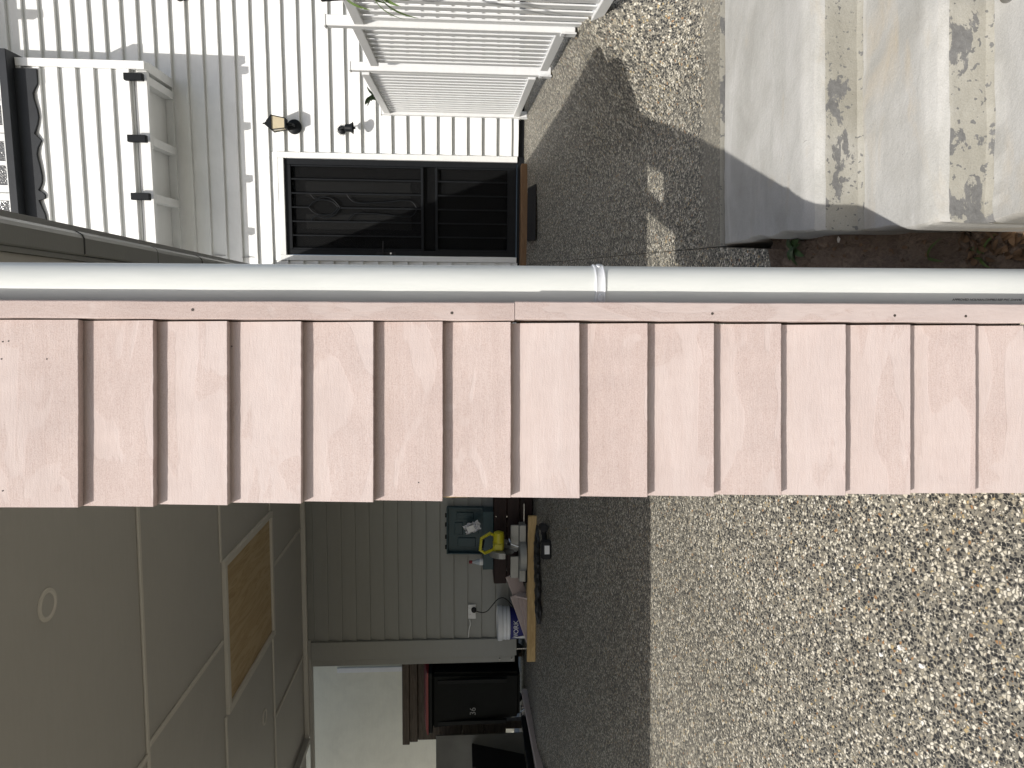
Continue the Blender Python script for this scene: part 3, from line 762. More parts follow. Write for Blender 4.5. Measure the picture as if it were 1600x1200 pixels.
for (xa_, za_), (xb_, zb_) in zip(low, low[1:]):
    vm.prism([(xb_, zb_), (xa_, za_), (xa_, 3.374), (xb_, 3.374)], lambda a, b, t: (a, t, b), -BN - .028, -BN - .004)
bmv = vm.build('valance', M['navy'], BAY)
bm = bmesh.new(); bm.from_mesh(bmv.data); bmesh.ops.remove_doubles(bm, verts=bm.verts, dist=.0002)
seen = {}
for f in list(bm.faces):
    key = tuple(sorted(v.index for v in f.verts)); seen.setdefault(key, []).append(f)
dead = [f for fs in seen.values() if len(fs) > 1 for f in fs]
bmesh.ops.delete(bm, geom=dead, context='FACES_ONLY'); bm.to_mesh(bmv.data); bm.free()
# casement sashes with pebbled panes
for q in range(5):
    r0 = .862 - .447 * q; l0 = r0 - .440
    wz0, wz1 = 3.436, 4.45; yf = -BN + .0
    S_ = part('window_sash', BAY)
    box('stile', M['trim'], S_, l0, l0 + .055, yf, yf + .04, wz0, wz1); box('stile', M['trim'], S_, r0 - .055, r0, yf, yf + .04, wz0, wz1)
    cx_ = (l0 + r0) / 2
    box('muntin', M['trim'], S_, cx_ - .016, cx_ + .016, yf + .004, yf + .036, wz0 + .071, wz1)
    box('rail', M['trim'], S_, l0 + .0555, r0 - .0555, yf + .001, yf + .039, wz0, wz0 + .07)
    for zz in (3.77, 4.09): box('muntin', M['trim'], S_, l0 + .0555, r0 - .0555, yf + .005, yf + .035, zz, zz + .03)
    for zz0, zz1 in ((wz0 + .07, 3.77), (3.80, 4.09), (4.12, 4.45)):
        for xx0, xx1 in ((l0 + .055, cx_ - .016), (cx_ + .016, r0 - .055)):
            box('pane', M['pane'], S_, xx0 + .0005, xx1 - .0005, yf + .018, yf + .022, zz0 + .0005, zz1 - .0005, 0)
box('corner_board', M['trim'], BAY, .866, BX1, -BN - .004, -BN + .05, 3.436, 4.6)
# eaves above the picture with one bracket; left run tops the added shading wall
EV = part('roof', HOUSE)
box('eave_sheet', M['rooftop'], EV, -8.2, 3.4, -.66, .5, 4.50, 4.56)
box('fascia', M['trim'], EV, -8.2, 3.4, -.68, -.665, 4.30, 4.56)
sbx = HF.hit(55, 20)[0]
box('eave_bracket', M['trim'], EV, sbx - .245 - .03, sbx - .245 + .03, -.66, -.60, 4.10, 4.299)
# porch-side return where the house wall steps back behind the pillar
box('wall_return', M['white'], HOUSE, -1.98, -1.885, -.02, .30, -.55, 1.755)

# ---- wall lantern beside the door
ls, lz = HF.hit(461, 199, -.02)
LAN = thing('wall_lantern', 'black coach lantern with cream glass mounted right of the door top', 'lantern', HF.w(ls, -.040, lz), -HF.a)
MB().lathe([(.062, 0), (.062, -.008), (.050, -.016), (.020, -.022)], 28, (0, 0, 0), 'Y').build('backplate', M['black'], LAN, 0, True)
MB().tube([(0, -.02, 0), (0, -.07, -.012), (0, -.115, .0), (0, -.122, .035)], [.010, .009, .010, .012], 10).build('arm', M['black'], LAN, 0, True)
gz0, gz1 = .050, .150; cy = -.122
gl = MB()
def frus(b, r0, r1, za, zb_, n=4, off=math.pi / 4):
    vs = [(r0 * math.cos(off + 2 * math.pi * k / n), cy + r0 * math.sin(off + 2 * math.pi * k / n), za) for k in range(n)] + [(r1 * math.cos(off + 2 * math.pi * k / n), cy + r1 * math.sin(off + 2 * math.pi * k / n), zb_) for k in range(n)]
    return b.add(vs, [tuple(range(n - 1, -1, -1)), tuple(range(n, 2 * n))] + [(k, (k + 1) % n, n + (k + 1) % n, n + k) for k in range(n)])
frus(gl, .055, .078, gz0, gz1).build('glass', M['lamp_glass'], LAN)
frus(MB(), .060, .060, gz0 - .012, gz0 - .0005).build('base_ring', M['black'], LAN, .002)
frus(MB(), .093, .080, gz1 + .0005, gz1 + .012).build('rim', M['black'], LAN, .002)
frus(MB(), .078, .030, gz1 + .0125, gz1 + .055).build('cap', M['black'], LAN, .002)
MB().lathe([(.012, 0), (.016, .008), (.006, .016), (.008, .022), (.001, .034)], 14, (0, cy, gz1 + .0555)).build('finial', M['black'], LAN, 0, True)
for k in range(4):
    a = math.pi / 4 + k * math.pi / 2
    MB().tube([(.058 * math.cos(a), cy + .058 * math.sin(a), gz0), (.081 * math.cos(a), cy + .081 * math.sin(a), gz1)], .0042, 6).build('corner_bar', M['black'], LAN)
# ---- cast bell with sun face
bs_, bz_ = HF.hit(534, 203, -.05)
BEL = thing('wall_bell', 'black cast iron bell with a spiky sun emblem below the lantern', 'bell', HF.w(bs_, -.040, bz_), -HF.a)
MB().lathe([(.034, 0), (.034, -.008), (.02, -.016), (.004, -.018)], 24, (0, 0, 0), 'Y').build('sun_disc', M['black'], BEL, 0, True)
for k in range(20):
    a = 2 * math.pi * k / 20; b = MB()
    b.tube([(.032 * math.cos(a), -.005, .032 * math.sin(a)), (.050 * math.cos(a), -.006, .050 * math.sin(a))], [.0035, .0006], 5).build('sun_ray', M['black'], BEL)
MB().tube([(0, -.012, 0), (0, -.07, .004), (0, -.105, -.018), (0, -.108, -.034)], .006, 8).build('bracket', M['black'], BEL, 0, True)
MB().lathe([(.008, -.036), (.026, -.042), (.031, -.055), (.033, -.085), (.044, -.103), (.052, -.110), (.046, -.109), (.02, -.06)], 26, (0, -.108, 0), cap=False).build('bell_dome', M['black'], BEL, 0, True)
MB().lathe([(.003, -.05), (.003, -.112), (.010, -.118), (.009, -.128), (.001, -.132)], 12, (0, -.108, 0)).build('clapper', M['black'], BEL, 0, True)
# ---- dark fitting at the picture edge
fs, fz = HF.hit(281, -6, -.05)
FIT = thing('wall_light', 'dark rounded wall fitting on the white boards at the frame edge', 'light', HF.w(fs, -.023, fz), -HF.a)
MB().lathe([(.001, -.09), (.03, -.088), (.045, -.06), (.048, 0)], 20, (0.01, 0, 0), 'Y').build('housing', M['black'], FIT, 0, True)
# ---- timber step and black mat in front of the door
g0 = ground_at(829, 300)
st = thing('door_step', 'brown stained timber step plank below the black door', 'step', (HF.w(-.04, -.14, 0).x, HF.w(-.04, -.14, 0).y, zg(1.6, 6.4) + .0), -HF.a)
box('plank', M['sill_wood'], st, -1.0, .37, -.055, .095, -.01, .055, .005)
mp_ = ground_at(838, 325)
MAT = thing('door_mat', 'black rubber doormat lying in front of the timber step', 'mat', (mp_.x - .02, mp_.y + .10, zg(mp_.x, mp_.y + .1)), -HF.a)
mm_ = MB(); mm_.box(-.23, .22, -.14, .12, .012, .026); o = mm_.build('mat_pad', M['rub'], MAT, .003); 
for k in range(10): box('rib', M['rub'], MAT, -.22, .21, -.125 + k * .025, -.115 + k * .025, .0255, .031, .001)
MAT.rotation_euler = (R(7.5), 0, -HF.a)

# ================================================================ CARPORT (roof, ceiling, gutter, back post)
CZ = 1.515
CAR = thing('carport', 'carport with cream battened ceiling and grey gutter behind the pink pillar', 'carport', GF.O, -GF.a)
# roof corners in the carport frame; the street edge runs square to the pillar
fy = lambda x: GF.loc((GF.w(x, -5.6, 0).x, 1.50, 0)).y
def front_y(x):       # carport y where the street edge (world Y = 1.50) lies
    return (1.50 - GF.O.y - x * GF.ex.y) / GF.ey.y
XL, XRR, YB = -4.2, 2.44, .05
def sheet(name, mat, x0, x1, yb, z0, z1, dy=0.0, parent=CAR):
    b = MB(); vs = []
    for z in (z0, z1): vs += [(x0, front_y(x0) + dy, z), (x1, front_y(x1) + dy, z), (x1, yb, z), (x0, yb, z)]
    b.add(vs, [(3, 2, 1, 0), (4, 5, 6, 7), (0, 1, 5, 4), (1, 2, 6, 5), (2, 3, 7, 6), (3, 0, 4, 7)]); return b.build(name, mat, parent)
YBK = .30
sheet('roof_sheet', M['rooftop'], XL, 2.615, YBK, 1.70, 1.735)
CEIL = sheet('ceiling', M['cream'], XL, XRR - .002, 0.0, CZ, CZ + .012, .05)
fas = MB(); vs = []
box('side_fascia', M['gutter'], CAR, XRR, XRR + .018, front_y(XRR) + .04, YBK, CZ - .015, 1.69, 0)
b = MB()
for z in (CZ - .02, 1.69):
    for dy in (.02, .045): b.v += [(XL, front_y(XL) + dy, z), (XRR, front_y(XRR) + dy, z)]
b.f += [(0, 1, 3, 2), (4, 6, 7, 5), (0, 4, 5, 1), (2, 3, 7, 6), (0, 2, 6, 4), (1, 5, 7, 3)]; b.mi += [0] * 6
b.build('front_fascia', M['trim'], CAR)
# quad gutter along the house-side edge, in lengths sealed at the laps
gy = [front_y(2.5) - .02] + [GF.hitz(q, 370, 1.5)[1] for q in (0,)] 
cuts = [front_y(2.5), GF.hitz(130, 362, 1.49)[1], GF.hitz(245, 383, 1.49)[1], GF.hitz(315, 396, 1.49)[1], -.02]
gp = [(XRR + .020, 1.60), (XRR + .020, 1.496), (XRR + .026, 1.490), (XRR + .088, 1.490), (XRR + .103, 1.497), (XRR + .116, 1.520), (XRR + .120, 1.600), (XRR + .130, 1.607), (XRR + .128, 1.616), (XRR + .115, 1.612), (XRR + .112, 1.525), (XRR + .100, 1.504), (XRR + .086, 1.496), (XRR + .028, 1.498), (XRR + .025, 1.60)]
GUT = part('gutter', CAR); GUT['label'] = 'grey sheet steel gutter along the carport edge'
for q, (ya, yb_) in enumerate(zip(cuts, cuts[1:])):
    d_ = .0025 * (q % 2)
    MB().prism([(a + d_ * .5, z - d_) for a, z in gp], lambda a, z, t: (a, t, z), ya + .0015, yb_ + (.012 if q < 3 else 0)).build('gutter_length', M['gutter'], GUT)
    if q: MB().prism([(a + .002, z - .0026) for a, z in gp], lambda a, z, t: (a, t, z), ya - .001, ya + .007).build('gutter_seam', M['gutter_seam'], GUT)
# ceiling battens
def batten(x0, x1, y0, y1, w=.028, par=CEIL): 
    if abs(x1 - x0) > abs(y1 - y0): return box('batten', M['batten'], par, x0, x1, y0 - w / 2, y0 + w / 2, CZ - .012, CZ - .0005, .003)
    return box('batten', M['batten'], par, x0 - w / 2, x0 + w / 2, y0, y1, CZ - .0125, CZ - .0005, .003)
MX0, MX1, MY0, MY1 = -.36, .66, -2.33, -1.13     # access hatch
for yy in (-4.69, -3.50): batten(XL, XRR - .01, yy, yy)
batten(XL, MX0 - .003, MY0 - .02, MY0 - .02); batten(MX1 + .003, XRR - .01, MY0 - .02, MY0 - .02)
batten(XL, MX0 - .003, MY1 - .02, MY1 - .02); batten(MX1 + .003, XRR - .01, MY1 - .02, MY1 - .02)
for y0_, y1_ in ((-3.485, MY0 - .037), ): batten(.145, .145, y0_, y1_)
batten(.19, .19, MY1 + .045, -.06); batten(.10, .10, -4.675, -3.515)
for y0_, y1_ in ((-3.485, MY0 - .037), (MY1 + .0, -.06)): batten(-1.06, -1.06, y0_, y1_); batten(1.36, 1.36, y0_, y1_)
HAT = part('access_hatch', CAR)
fwid = .045
for x0_, x1_, y0_, y1_ in ((MX0, MX0 + fwid, MY0, MY1), (MX1 - fwid, MX1, MY0, MY1), (MX0 + fwid + .0005, MX1 - fwid - .0005, MY0, MY0 + fwid), (MX0 + fwid + .0005, MX1 - fwid - .0005, MY1 - fwid, MY1)):
    box('hatch_frame', M['batten'], HAT, x0_, x1_, y0_, y1_, CZ - .026, CZ - .0005, .002)
box('hatch_panel', M['ply'], HAT, MX0 + fwid + .004, MX1 - fwid - .004, MY0 + fwid + .004, MY1 - fwid - .004, CZ - .008, CZ - .0005, 0)
for ox, oy in ((73, 945), (413, 1120)):
    x_, y_ = GF.hitz(ox, oy, CZ)
    D_ = part('downlight', CAR, (x_, y_, CZ))
    MB().lathe([(.062, -.001), (.060, -.006), (.048, -.008), (.043, -.004), (.043, -.001)], 32, cap=False).build('trim_ring', M['batten'], D_, 0, True)
    MB().lathe([(.0425, -.0035), (.0425, -.0008)], 32).build('diffuser', M['cream'], D_)
# back beam, cornice and post of the carport
box('cornice', M['batten'], CAR, -1.9, 2.4, -.055, -.003, CZ - .045, CZ - .0005, .006)
box('back_beam', M['cream'], CAR, -3.9, -.925, -.02, .06, 1.44, CZ - .046, .003)
box('side_beam', M['cream'], CAR, -1.95, -1.89, -4.2, -.06, 1.46, CZ - .0005, .003)
BW = MB().box(-.96, 2.45, .004, .13, -.66, CZ).build('back_wall', M['garage_dimmed'], CAR)
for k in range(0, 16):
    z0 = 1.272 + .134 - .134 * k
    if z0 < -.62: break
    lap_board(-.935, 2.43, z0, .134 if z0 + .134 < CZ - .05 else CZ - .05 - z0 - .02, 0, .027, M['garage_dimmed'], BW, k * 1.7, nseg=24)
PST = part('post', CAR)
box('post_face', M['garage_dimmed'], PST, -1.115, -.940, -.045, .055, -.545, 1.439, .003)
box('post_cover', M['garage_dimmed'], PST, -1.195, -1.1155, -.010, .045, -.53, 1.439, .002)
box('stirrup', M['steel'], PST, -1.075, -1.065, .0, .008, -.70, -.5455, 0)
for zz in (-.38, -.50): MB().lathe([(.006, -.02), (.006, .02)], 8, (-1.155, -.02, zz), 'Y').build('bolt', M['steel'], PST)

# ================================================================ beyond the carport: rendered wall, sleeper wall
RW = thing('rendered_wall', 'pale rendered boundary wall seen through the carport opening', 'wall', GF.w(-2.6, 2.2, -.7), -GF.a)
box('wall_face', M['render'], RW, -3.4, 1.35, 0, .2, 0, 3.6, .01)
s_ = box('trim_board', M['trim'], RW, .47, .57, -.03, -.002, 0, 1.0, .003)
x0t, z0t = GF.hit(527, 1052, 2.17); x1t, z1t = GF.hit(632, 1042, 2.17)
s_.location = (0, 0, 0)
for v in s_.data.vertices:
    pass
def remap(o, x0, x1, z0, z1):
    xs = [v.co.x for v in o.data.vertices]; zs = [v.co.z for v in o.data.vertices]
    for v in o.data.vertices:
        v.co.x = x0 + (v.co.x - min(xs)) / (max(xs) - min(xs)) * (x1 - x0); v.co.z = z0 + (v.co.z - min(zs)) / (max(zs) - min(zs)) * (z1 - z0)
remap(s_, x0t + 2.6, x1t + 2.6, z1t + .7 - .05, z0t + .7)
SW = thing('sleeper_wall', 'low weathered timber sleeper wall behind the wheelie bins', 'wall', GF.w(-1.2, .55, -.66), -GF.a)
zt0 = GF.hit(629, 1100, .55)[1] + .66; xl_ = GF.hit(640, 1160, .55)[0] + 1.2
box('sleeper', M['sleeper'], SW, xl_, .6, -.05, .10, zt0 - .075, zt0, .006)
box('sleeper', M['sleeper'], SW, xl_ + .02, .6, -.035, .06, zt0 - .16, zt0 - .078, .006)
for k in range(4): box('sleeper', M['sleeper'], SW, xl_ + .02, .6, .0, .06, zt0 - .162 - .235 * (k + 1) + .001, zt0 - .162 - .235 * k, .006)
for xx in (xl_ + .08, -.25, .3): box('post', M['sleeper'], SW, xx, xx + .09, .0605, .14, 0, zt0 - .08, .004)

# ================================================================ louvre fence on the right
FA = 10.3
FF = Frame((1.138, 0, 0), FA)                 # x across the fence, y along it
FEN = thing('slat_fence', 'white aluminium fence of upright slats stepping down beside the path', 'fence', FF.O, -FF.a)
fx = 0.0
def fyz(ox, oy):          # photo pixel -> (distance along the fence, height)
    d = ray(ox, oy); t = FF.O.dot(FF.ex) / d.dot(FF.ex); p = d * t - FF.O; return p.dot(FF.ey), p.z
def fence_panel(ya, yb, zt, zb_, ns):
    box('top_rail', M['alu'], FEN, -.02, .022, ya, yb, zt - .05, zt, .003)
    box('bottom_rail', M['alu'], FEN, -.02, .022, ya, yb, zb_, zb_ + .05, .003)
    pitch = (yb - ya) / ns
    for k in range(ns):
        yc = ya + (k + .5) * pitch
        MB().box(-.004, .004, -.034, .030, zb_ + .0505, zt - .0505, Matrix.Translation((0, yc, 0)) @ Matrix.Rotation(R(-2), 4, 'Z')).build('slat', M['alu'], FEN, .002)
def fence_post(y, zt, zb_):
    p_ = box('post', M['alu'], FEN, -.026, .026, y - .026, y + .026, zb_, zt, .003)
    box('foot_bracket', M['alu'], p_, -.034, -.0265, y - .045, y + .02, zb_ - .004, zb_ + .075, .002)
    box('post_cap', M['alu'], p_, -.029, .029, y - .029, y + .029, zt + .0005, zt + .012, .002)
    for q in (-.03, .005): MB().lathe([(.007, -.003), (.007, .003)], 10, (-.036, y + q, zb_ + .055), 'X').build('bolt', M['steel'], p_)
yE, zE = fyz(600, 176); yF, zF = fyz(812, 180)
p3a = fyz(577, 110)[0]; p2b = fyz(583, 98)[0]; p2a = fyz(545, 34)[0]
z3b = fyz(811, 180)[1]; z3t = fyz(599, 172)[1]
z2b = fyz(857, 104)[1]; z2t = fyz(579, 98)[1]
Y3b = fyz(700, 177)[0]
print('FENCE', p2a, p2b, p3a, Y3b, z2b, z2t, z3b, z3t)
fence_panel(p3a + .03, Y3b - .03, z3t, z3b, 16)
fence_panel(p2a + .03, p2b - .0, z2t, z2b, 9)
z1b, z1t = z2b - .14, z2t - .02
fence_panel(p2a - 1.42, p2a - .03, z1t, z1b, 15)
def fz(y, off=0): 
    p = FF.w(off, y, 0); return zg(p.x, p.y)
fence_post(Y3b, z3t + .02, fz(Y3b)); fence_post((p3a + p2b) / 2 + .015, z3t + .05, fz((p3a + p2b) / 2)); fence_post(p2a, z2t + .12, fz(p2a)); fence_post(p2a - 1.45, z1t + .1, fz(p2a - 1.45))
# plants
def leaf_blade(b, p0, d, length, w, droop, n=6, tw=0.0):
    p = Vector(p0); d = Vector(d).normalized(); pts = []
    for k in range(n + 1):
        t = k / n; ww = w * math.sin(math.pi * (.12 + .88 * t)) ** .7 if t < 1 else .0005
        side = d.cross(Vector((0, 0, 1))); side = side.normalized() if side.length > .05 else Vector((1, 0, 0))
        side = (side + Vector((0, 0, tw))).normalized()
        up = side.cross(d).normalized()
        pts.append((p - side * ww, p + up * ww * -.25, p + side * ww)); p = p + d * (length / n); d = (d + Vector((0, 0, -droop / n))).normalized()
    vs = [q for tr in pts for q in tr]; fs = []
    for k in range(n): fs += [(k * 3, k * 3 + 1, k * 3 + 4, k * 3 + 3), (k * 3 + 1, k * 3 + 2, k * 3 + 5, k * 3 + 4)]
    b.add(vs, fs)
pc = atY(584, 160, 6.12)
PL = thing('potted_shrub', 'small dark green leafy shrub peeking over the far fence panel', 'plant', (pc.x + .22, pc.y - .02, zg(pc.x + .2, pc.y)))
zt_ = pc.z - PL.location.z
MB().tube([(0, 0, .18), (.01, 0, zt_ * .6), (-.17, 0, zt_ - .02)], [.010, .008, .005], 7).build('stem', M['sleeper'], PL, 0, True)
MB().lathe([(.08, 0), (.105, .2), (.112, .22), (.10, .22), (.09, .19)], 24).build('pot', M['navy'], PL, 0, True)
r2 = random.Random(3)
for k in range(17):
    a = r2.uniform(0, 6.28); el = r2.uniform(-.3, 1.1); b = MB()
    leaf_blade(b, (-.18 + r2.uniform(-.02, .02), r2.uniform(-.02, .02), zt_ + r2.uniform(-.05, .02)), (math.cos(a), math.sin(a) * .6 - .2, el), r2.uniform(.08, .12), r2.uniform(.014, .022), .8, 5, r2.uniform(-.6, .6))
    b.build('leaf', M['leaf'], PL, 0, True)
pl_y = fyz(533, 14)[0]; pl_z0, pl_z1 = fyz(542, 14)[1], fyz(522, 14)[1]
SP = thing('strap_leaf_plant', 'strap leaved plant in a dark trough hooked on the nearest fence panel', 'plant', FF.w(-.07, pl_y - .66, pl_z0 * .86), -FF.a)
MB().tube([(-.03, -.2, .02), (-.03, -.18, -.09), (-.02, -.16, -.18)], [.02, .018, .008], 8).build('stem', M['leaf'], SP, 0, True)
tr = MB().prism([(-.06, 0), (.04, 0), (.05, .10), (-.07, .10)], lambda a, b, t: (a, t, b), -.45, .10).build('trough', M['navy'], SP, .004)
for yy in (-.35, .02): MB().tube([(.045, yy, .06), (.052, yy, .12), (.10, yy, .125), (.112, yy, .06)], .004, 6).build('hook', M['black'], tr, 0, True)
for k in range(26):
    a = r2.uniform(1.3, 3.6); b = MB()
    leaf_blade(b, (r2.uniform(-.055, .0), r2.uniform(-.30, .09), r2.uniform(-.16, .02)), (math.cos(a) * .35, math.sin(a), r2.uniform(-.3, .25)), r2.uniform(.14, .26), r2.uniform(.006, .010), r2.uniform(1.6, 3.4), 10, r2.uniform(-.2, .2))
    b.build('leaf', M['leaf2'], SP, 0, True)

# ================================================================ things in the carport
def G(ox, oy, y): return GF.hit(ox, oy, y)
def gfl(x, y): p = GF.w(x, y, 0); return zg(p.x, p.y)
def gthing(name, label, cat, x, y, z=None, rot=0.0, group=None):
    z = gfl(x, y) if z is None else z
    return thing(name, label, cat, GF.w(x, y, z), -GF.a + rot, group)
# dark slatted crate against the wall
cy0, cy1 = -.34, -.06
cxl, czt = G(771, 912, cy0); cxr = G(771, 768, cy0)[0]; cw = cxr - cxl
CRT = gthing('slatted_crate', 'dark brown slatted crate under the open tool case', 'crate', cxl, cy0)
ch = czt - CRT.location.z
for k in range(3):
    za = .006 + (ch - .006) * k / 3
    box('slat', M['crate'], CRT, 0, cw, 0, .018, za, za + ch / 3 - .009, .003)
    box('slat', M['crate'], CRT, 0, .018, .0185, cy1 - cy0, za, za + ch / 3 - .009, .003)
    box('slat', M['crate'], CRT, cw - .018, cw, .0185, cy1 - cy0, za, za + ch / 3 - .009, .003)
box('lid', M['crate'], CRT, .001, cw - .001, .019, cy1 - cy0, ch - .016, ch - .004, .002)
for xx in (.05, cw * .55, cw - .09): box('batten', M['crate'], CRT, xx, xx + .05, .019, .032, .005, ch - .02, .002)
for ox, oy in ((792, 807), (775, 807)):
    q = G(ox, oy, cy0 - .002); MB().lathe([(.006, -.004), (.006, .004)], 10, (q[0] - cxl, -.003, q[1] - CRT.location.z), 'Y').build('screw_head', M['steel'], CRT)
# open tool case on the crate
tx0, tz0 = G(770, 890, -.28); tx1, tz1 = G(755, 800, -.28)
TC = gthing('tool_case', 'open dark teal plastic tool case propped on the crate', 'tool case', tx0, -.28, czt)
bh = max(.06, tz1 - czt); bw = tx1 - tx0
for a in ((0, bw, 0, .012), (0, bw, .178, .19)): box('base_wall', M['teal'], TC, a[0], a[1], a[2], a[3], .0, bh, .002)
for a in ((0, .012), (bw - .012, bw)): box('base_wall', M['teal'], TC, a[0], a[1], .0125, .1775, 0, bh, .002)
box('base_floor', M['teal'], TC, .0125, bw - .0125, .0125, .1775, 0, .008, 0)
lx0, lz1 = G(698, 866, -.10); lx1, _ = G(698, 793, -.10); lz0 = G(756, 830, -.10)[1]
LID = part('lid', TC, (lx0 - tx0, .185, lz0 - czt)); LID.rotation_euler = (R(-4), 0, 0)
lw, lh = lx1 - lx0, lz1 - lz0
box('lid_panel', M['teal'], LID, 0, lw, .02, .035, 0, lh, .004)
for a in ((0, lw, 0, .012), (0, lw, lh - .012, lh)): box('lid_rim', M['teal'], LID, a[0], a[1], -.03, .0195, a[2], a[3], .002)
for a in ((0, .012), (lw - .012, lw)): box('lid_rim', M['teal'], LID, a[0], a[1], -.03, .0195, .0125, lh - .0125, .002)
for (xx, ww, zz, hh) in ((.06, .09, .08, .17), (.19, .11, .05, .12), (.18, .12, .20, .08), (.33, .07, .1, .16)): box('lid_rib', M['teal'], LID, xx, xx + ww, .008, .0198, zz, zz + hh, .004)
for xx in (.05, .15, .27, .36): box('latch', M['black'], LID, xx, xx + .035, -.036, -.002, lh + .0005, lh + .014, .002)
# crumpled bag hanging from the case lid
bx, bz = G(738, 824, -.22)
BG = gthing('paper_bag', 'crumpled pale plastic packet tucked in the open tool case', 'packet', bx, -.22, bz)
b = MB(); r3 = random.Random(11); nx_, nz_ = 7, 9
for i in range(nx_ + 1):
    for j in range(nz_ + 1):
        b.v.append(((i / nx_ - .5) * .085 + r3.uniform(-.006, .006), r3.uniform(-.016, .016), (j / nz_ - .5) * .15 + r3.uniform(-.005, .005)))
for i in range(nx_):
    for j in range(nz_): b.f.append((i * (nz_ + 1) + j, (i + 1) * (nz_ + 1) + j, (i + 1) * (nz_ + 1) + j + 1, i * (nz_ + 1) + j + 1)); b.mi.append(0)
o = b.build('packet', M['paper'], BG); so_ = o.modifiers.new('t', 'SOLIDIFY'); so_.thickness = .012
BG.rotation_euler = (R(-12), R(-25), -GF.a)
box('packet_label', M['plastic_white'], BG, -.028, .03, -.032, -.03, -.03, .045, 0)
# water bottle
wx, wz0 = G(755, 883, -.33); wz1 = G(733, 883, -.33)[1]
WB = gthing('water_bottle', 'small clear water bottle with a dark red cap beside the tool case', 'bottle', wx, -.24, czt + bh if False else czt)
hh = wz1 - czt
box('bottle_shelf', M['teal'], TC, -.05, -.0005, .0, .10, 0, .004, .001) if False else None
s_ = hh / .20
MB().lathe([(.026, 0), (.030, .008), (.030, .05), (.027, .06), (.030, .07), (.030, .115), (.022, .14), (.0125, .158), (.0125, .172)], 20).build('bottle_body', M['bottle'], WB, 0, True).scale = (1, 1, s_)
MB().lathe([(.0155, .172 * s_), (.0155, .197 * s_), (.013, .20 * s_)], 16).build('cap', M['red'], WB, 0, True)
MB().lathe([(.0306, .07 * s_), (.0306, .112 * s_)], 20, cap=False).build('bottle_label', M['plastic_white'], WB, 0, True)

# mitre saw
SY = -.56
sx, sz = G(822, 865, SY); sfl = gfl(sx, SY)
SAW = gthing('mitre_saw', 'yellow and grey mitre saw standing on the carport floor', 'saw', sx, SY)
def SX(oy, ox=820, y=SY): return G(ox, oy, y)[0] - sx
def SZ(ox, oy=860, y=SY): return G(ox, oy, y)[1] - sfl
zA, zB2 = SZ(822), SZ(811)
box('foot_frame', M['rub'], SAW, SX(905), SX(825), -.10, .12, .0, zA - .0005, .006)
MB().lathe([(.13, zA), (.135, zA + .005), (.135, zB2 - .004), (.125, zB2)], 32, (SX(868), .0, 0)).build('turntable', M['cast'], SAW, 0, True)
box('table', M['cast'], SAW, SX(908), SX(820), -.02, .10, zA + .003, zB2 - .001, .004)
box('fence_plate', M['cast'], SAW, SX(905), SX(871), .03, .045, zB2, zB2 + .075, .004); box('fence_plate', M['cast'], SAW, SX(858), SX(822), .03, .045, zB2, zB2 + .075, .004)
box('extension_bar', M['steel'], SAW, SX(850), SX(790), .06, .075, zA + .01, zA + .022, .002)
MB().bar((SX(862), .10, zB2), (SX(850), .06, SZ(783)), .05, .07).build('pivot_arm', M['cast'], SAW, .006)
bc = Vector((SX(858), -.02, SZ(785)))
MB().lathe([(.105, -.0012), (.105, .0012)], 40, bc + Vector((-.012, 0, 0)), 'X').build('blade', M['steel'], SAW)
# upper guard: half ring round the blade
gd = MB(); pr_ = []
for k in range(15):
    a = R(-15 + 205 * k / 14); pr_.append((math.cos(a) * .118, math.sin(a) * .118))
for k in range(14, -1, -1):
    a = R(-15 + 205 * k / 14); pr_.append((math.cos(a) * .05, math.sin(a) * .05))
gd.prism(pr_, lambda a, b_, t: Vector((bc.x + t, bc.y + a, bc.z + b_)), -.045, .008); gd.build('blade_guard', M['cast'], SAW, .003)
mo = MB(); mo.lathe([(.030, .0), (.046, .006), (.050, .02), (.050, .12), (.044, .15), (.030, .158)], 24, bc + Vector((.012, 0, .035)), 'X'); mo.build('motor', M['yellow'], SAW, 0, True)
box('gear_housing', M['yellow'], SAW, bc.x + .0085, bc.x + .075, bc.y - .06, bc.y + .075, SZ(786), SZ(770), .012)
MB().tube([(bc.x + .02, -.05, SZ(772)), (bc.x + .0, -.09, SZ(757)), (bc.x + .03, -.10, SZ(750)), (bc.x + .13, -.08, SZ(752)), (bc.x + .165, -.05, SZ(765)), (bc.x + .13, -.02, SZ(775))], [.014, .015, .016, .016, .015, .013], 10).build('handle', M['yellow'], SAW, 0, True)
MB().tube([(bc.x + .05, -.095, SZ(753)), (bc.x + .12, -.088, SZ(755))], .012, 8).build('trigger', M['black'], SAW, 0, True)
MB().tube([(SX(850), -.06, zB2 + .01), (SX(846), -.06, SZ(797)), (SX(840), -.03, SZ(795))], .008, 8).build('clamp', M['steel'], SAW, 0, True)
MB().lathe([(.012, 0), (.016, .01), (.012, .03)], 12, (SX(846), -.06, SZ(797))).build('clamp_knob', M['black'], SAW, 0, True)

# long raw pine plank lying on edge across the floor
yP = -.68
pxl, pz1 = G(823, 1033, yP); pxr = G(823, 806, yP)[0]
PK = gthing('pine_plank', 'long raw pine plank on the floor in front of the saw', 'plank', pxl, yP, gfl((pxl + pxr) / 2, yP))
box('plank', M['pine'], PK, 0, pxr - pxl, -.018, .018, .001, pz1 - PK.location.z, .002)
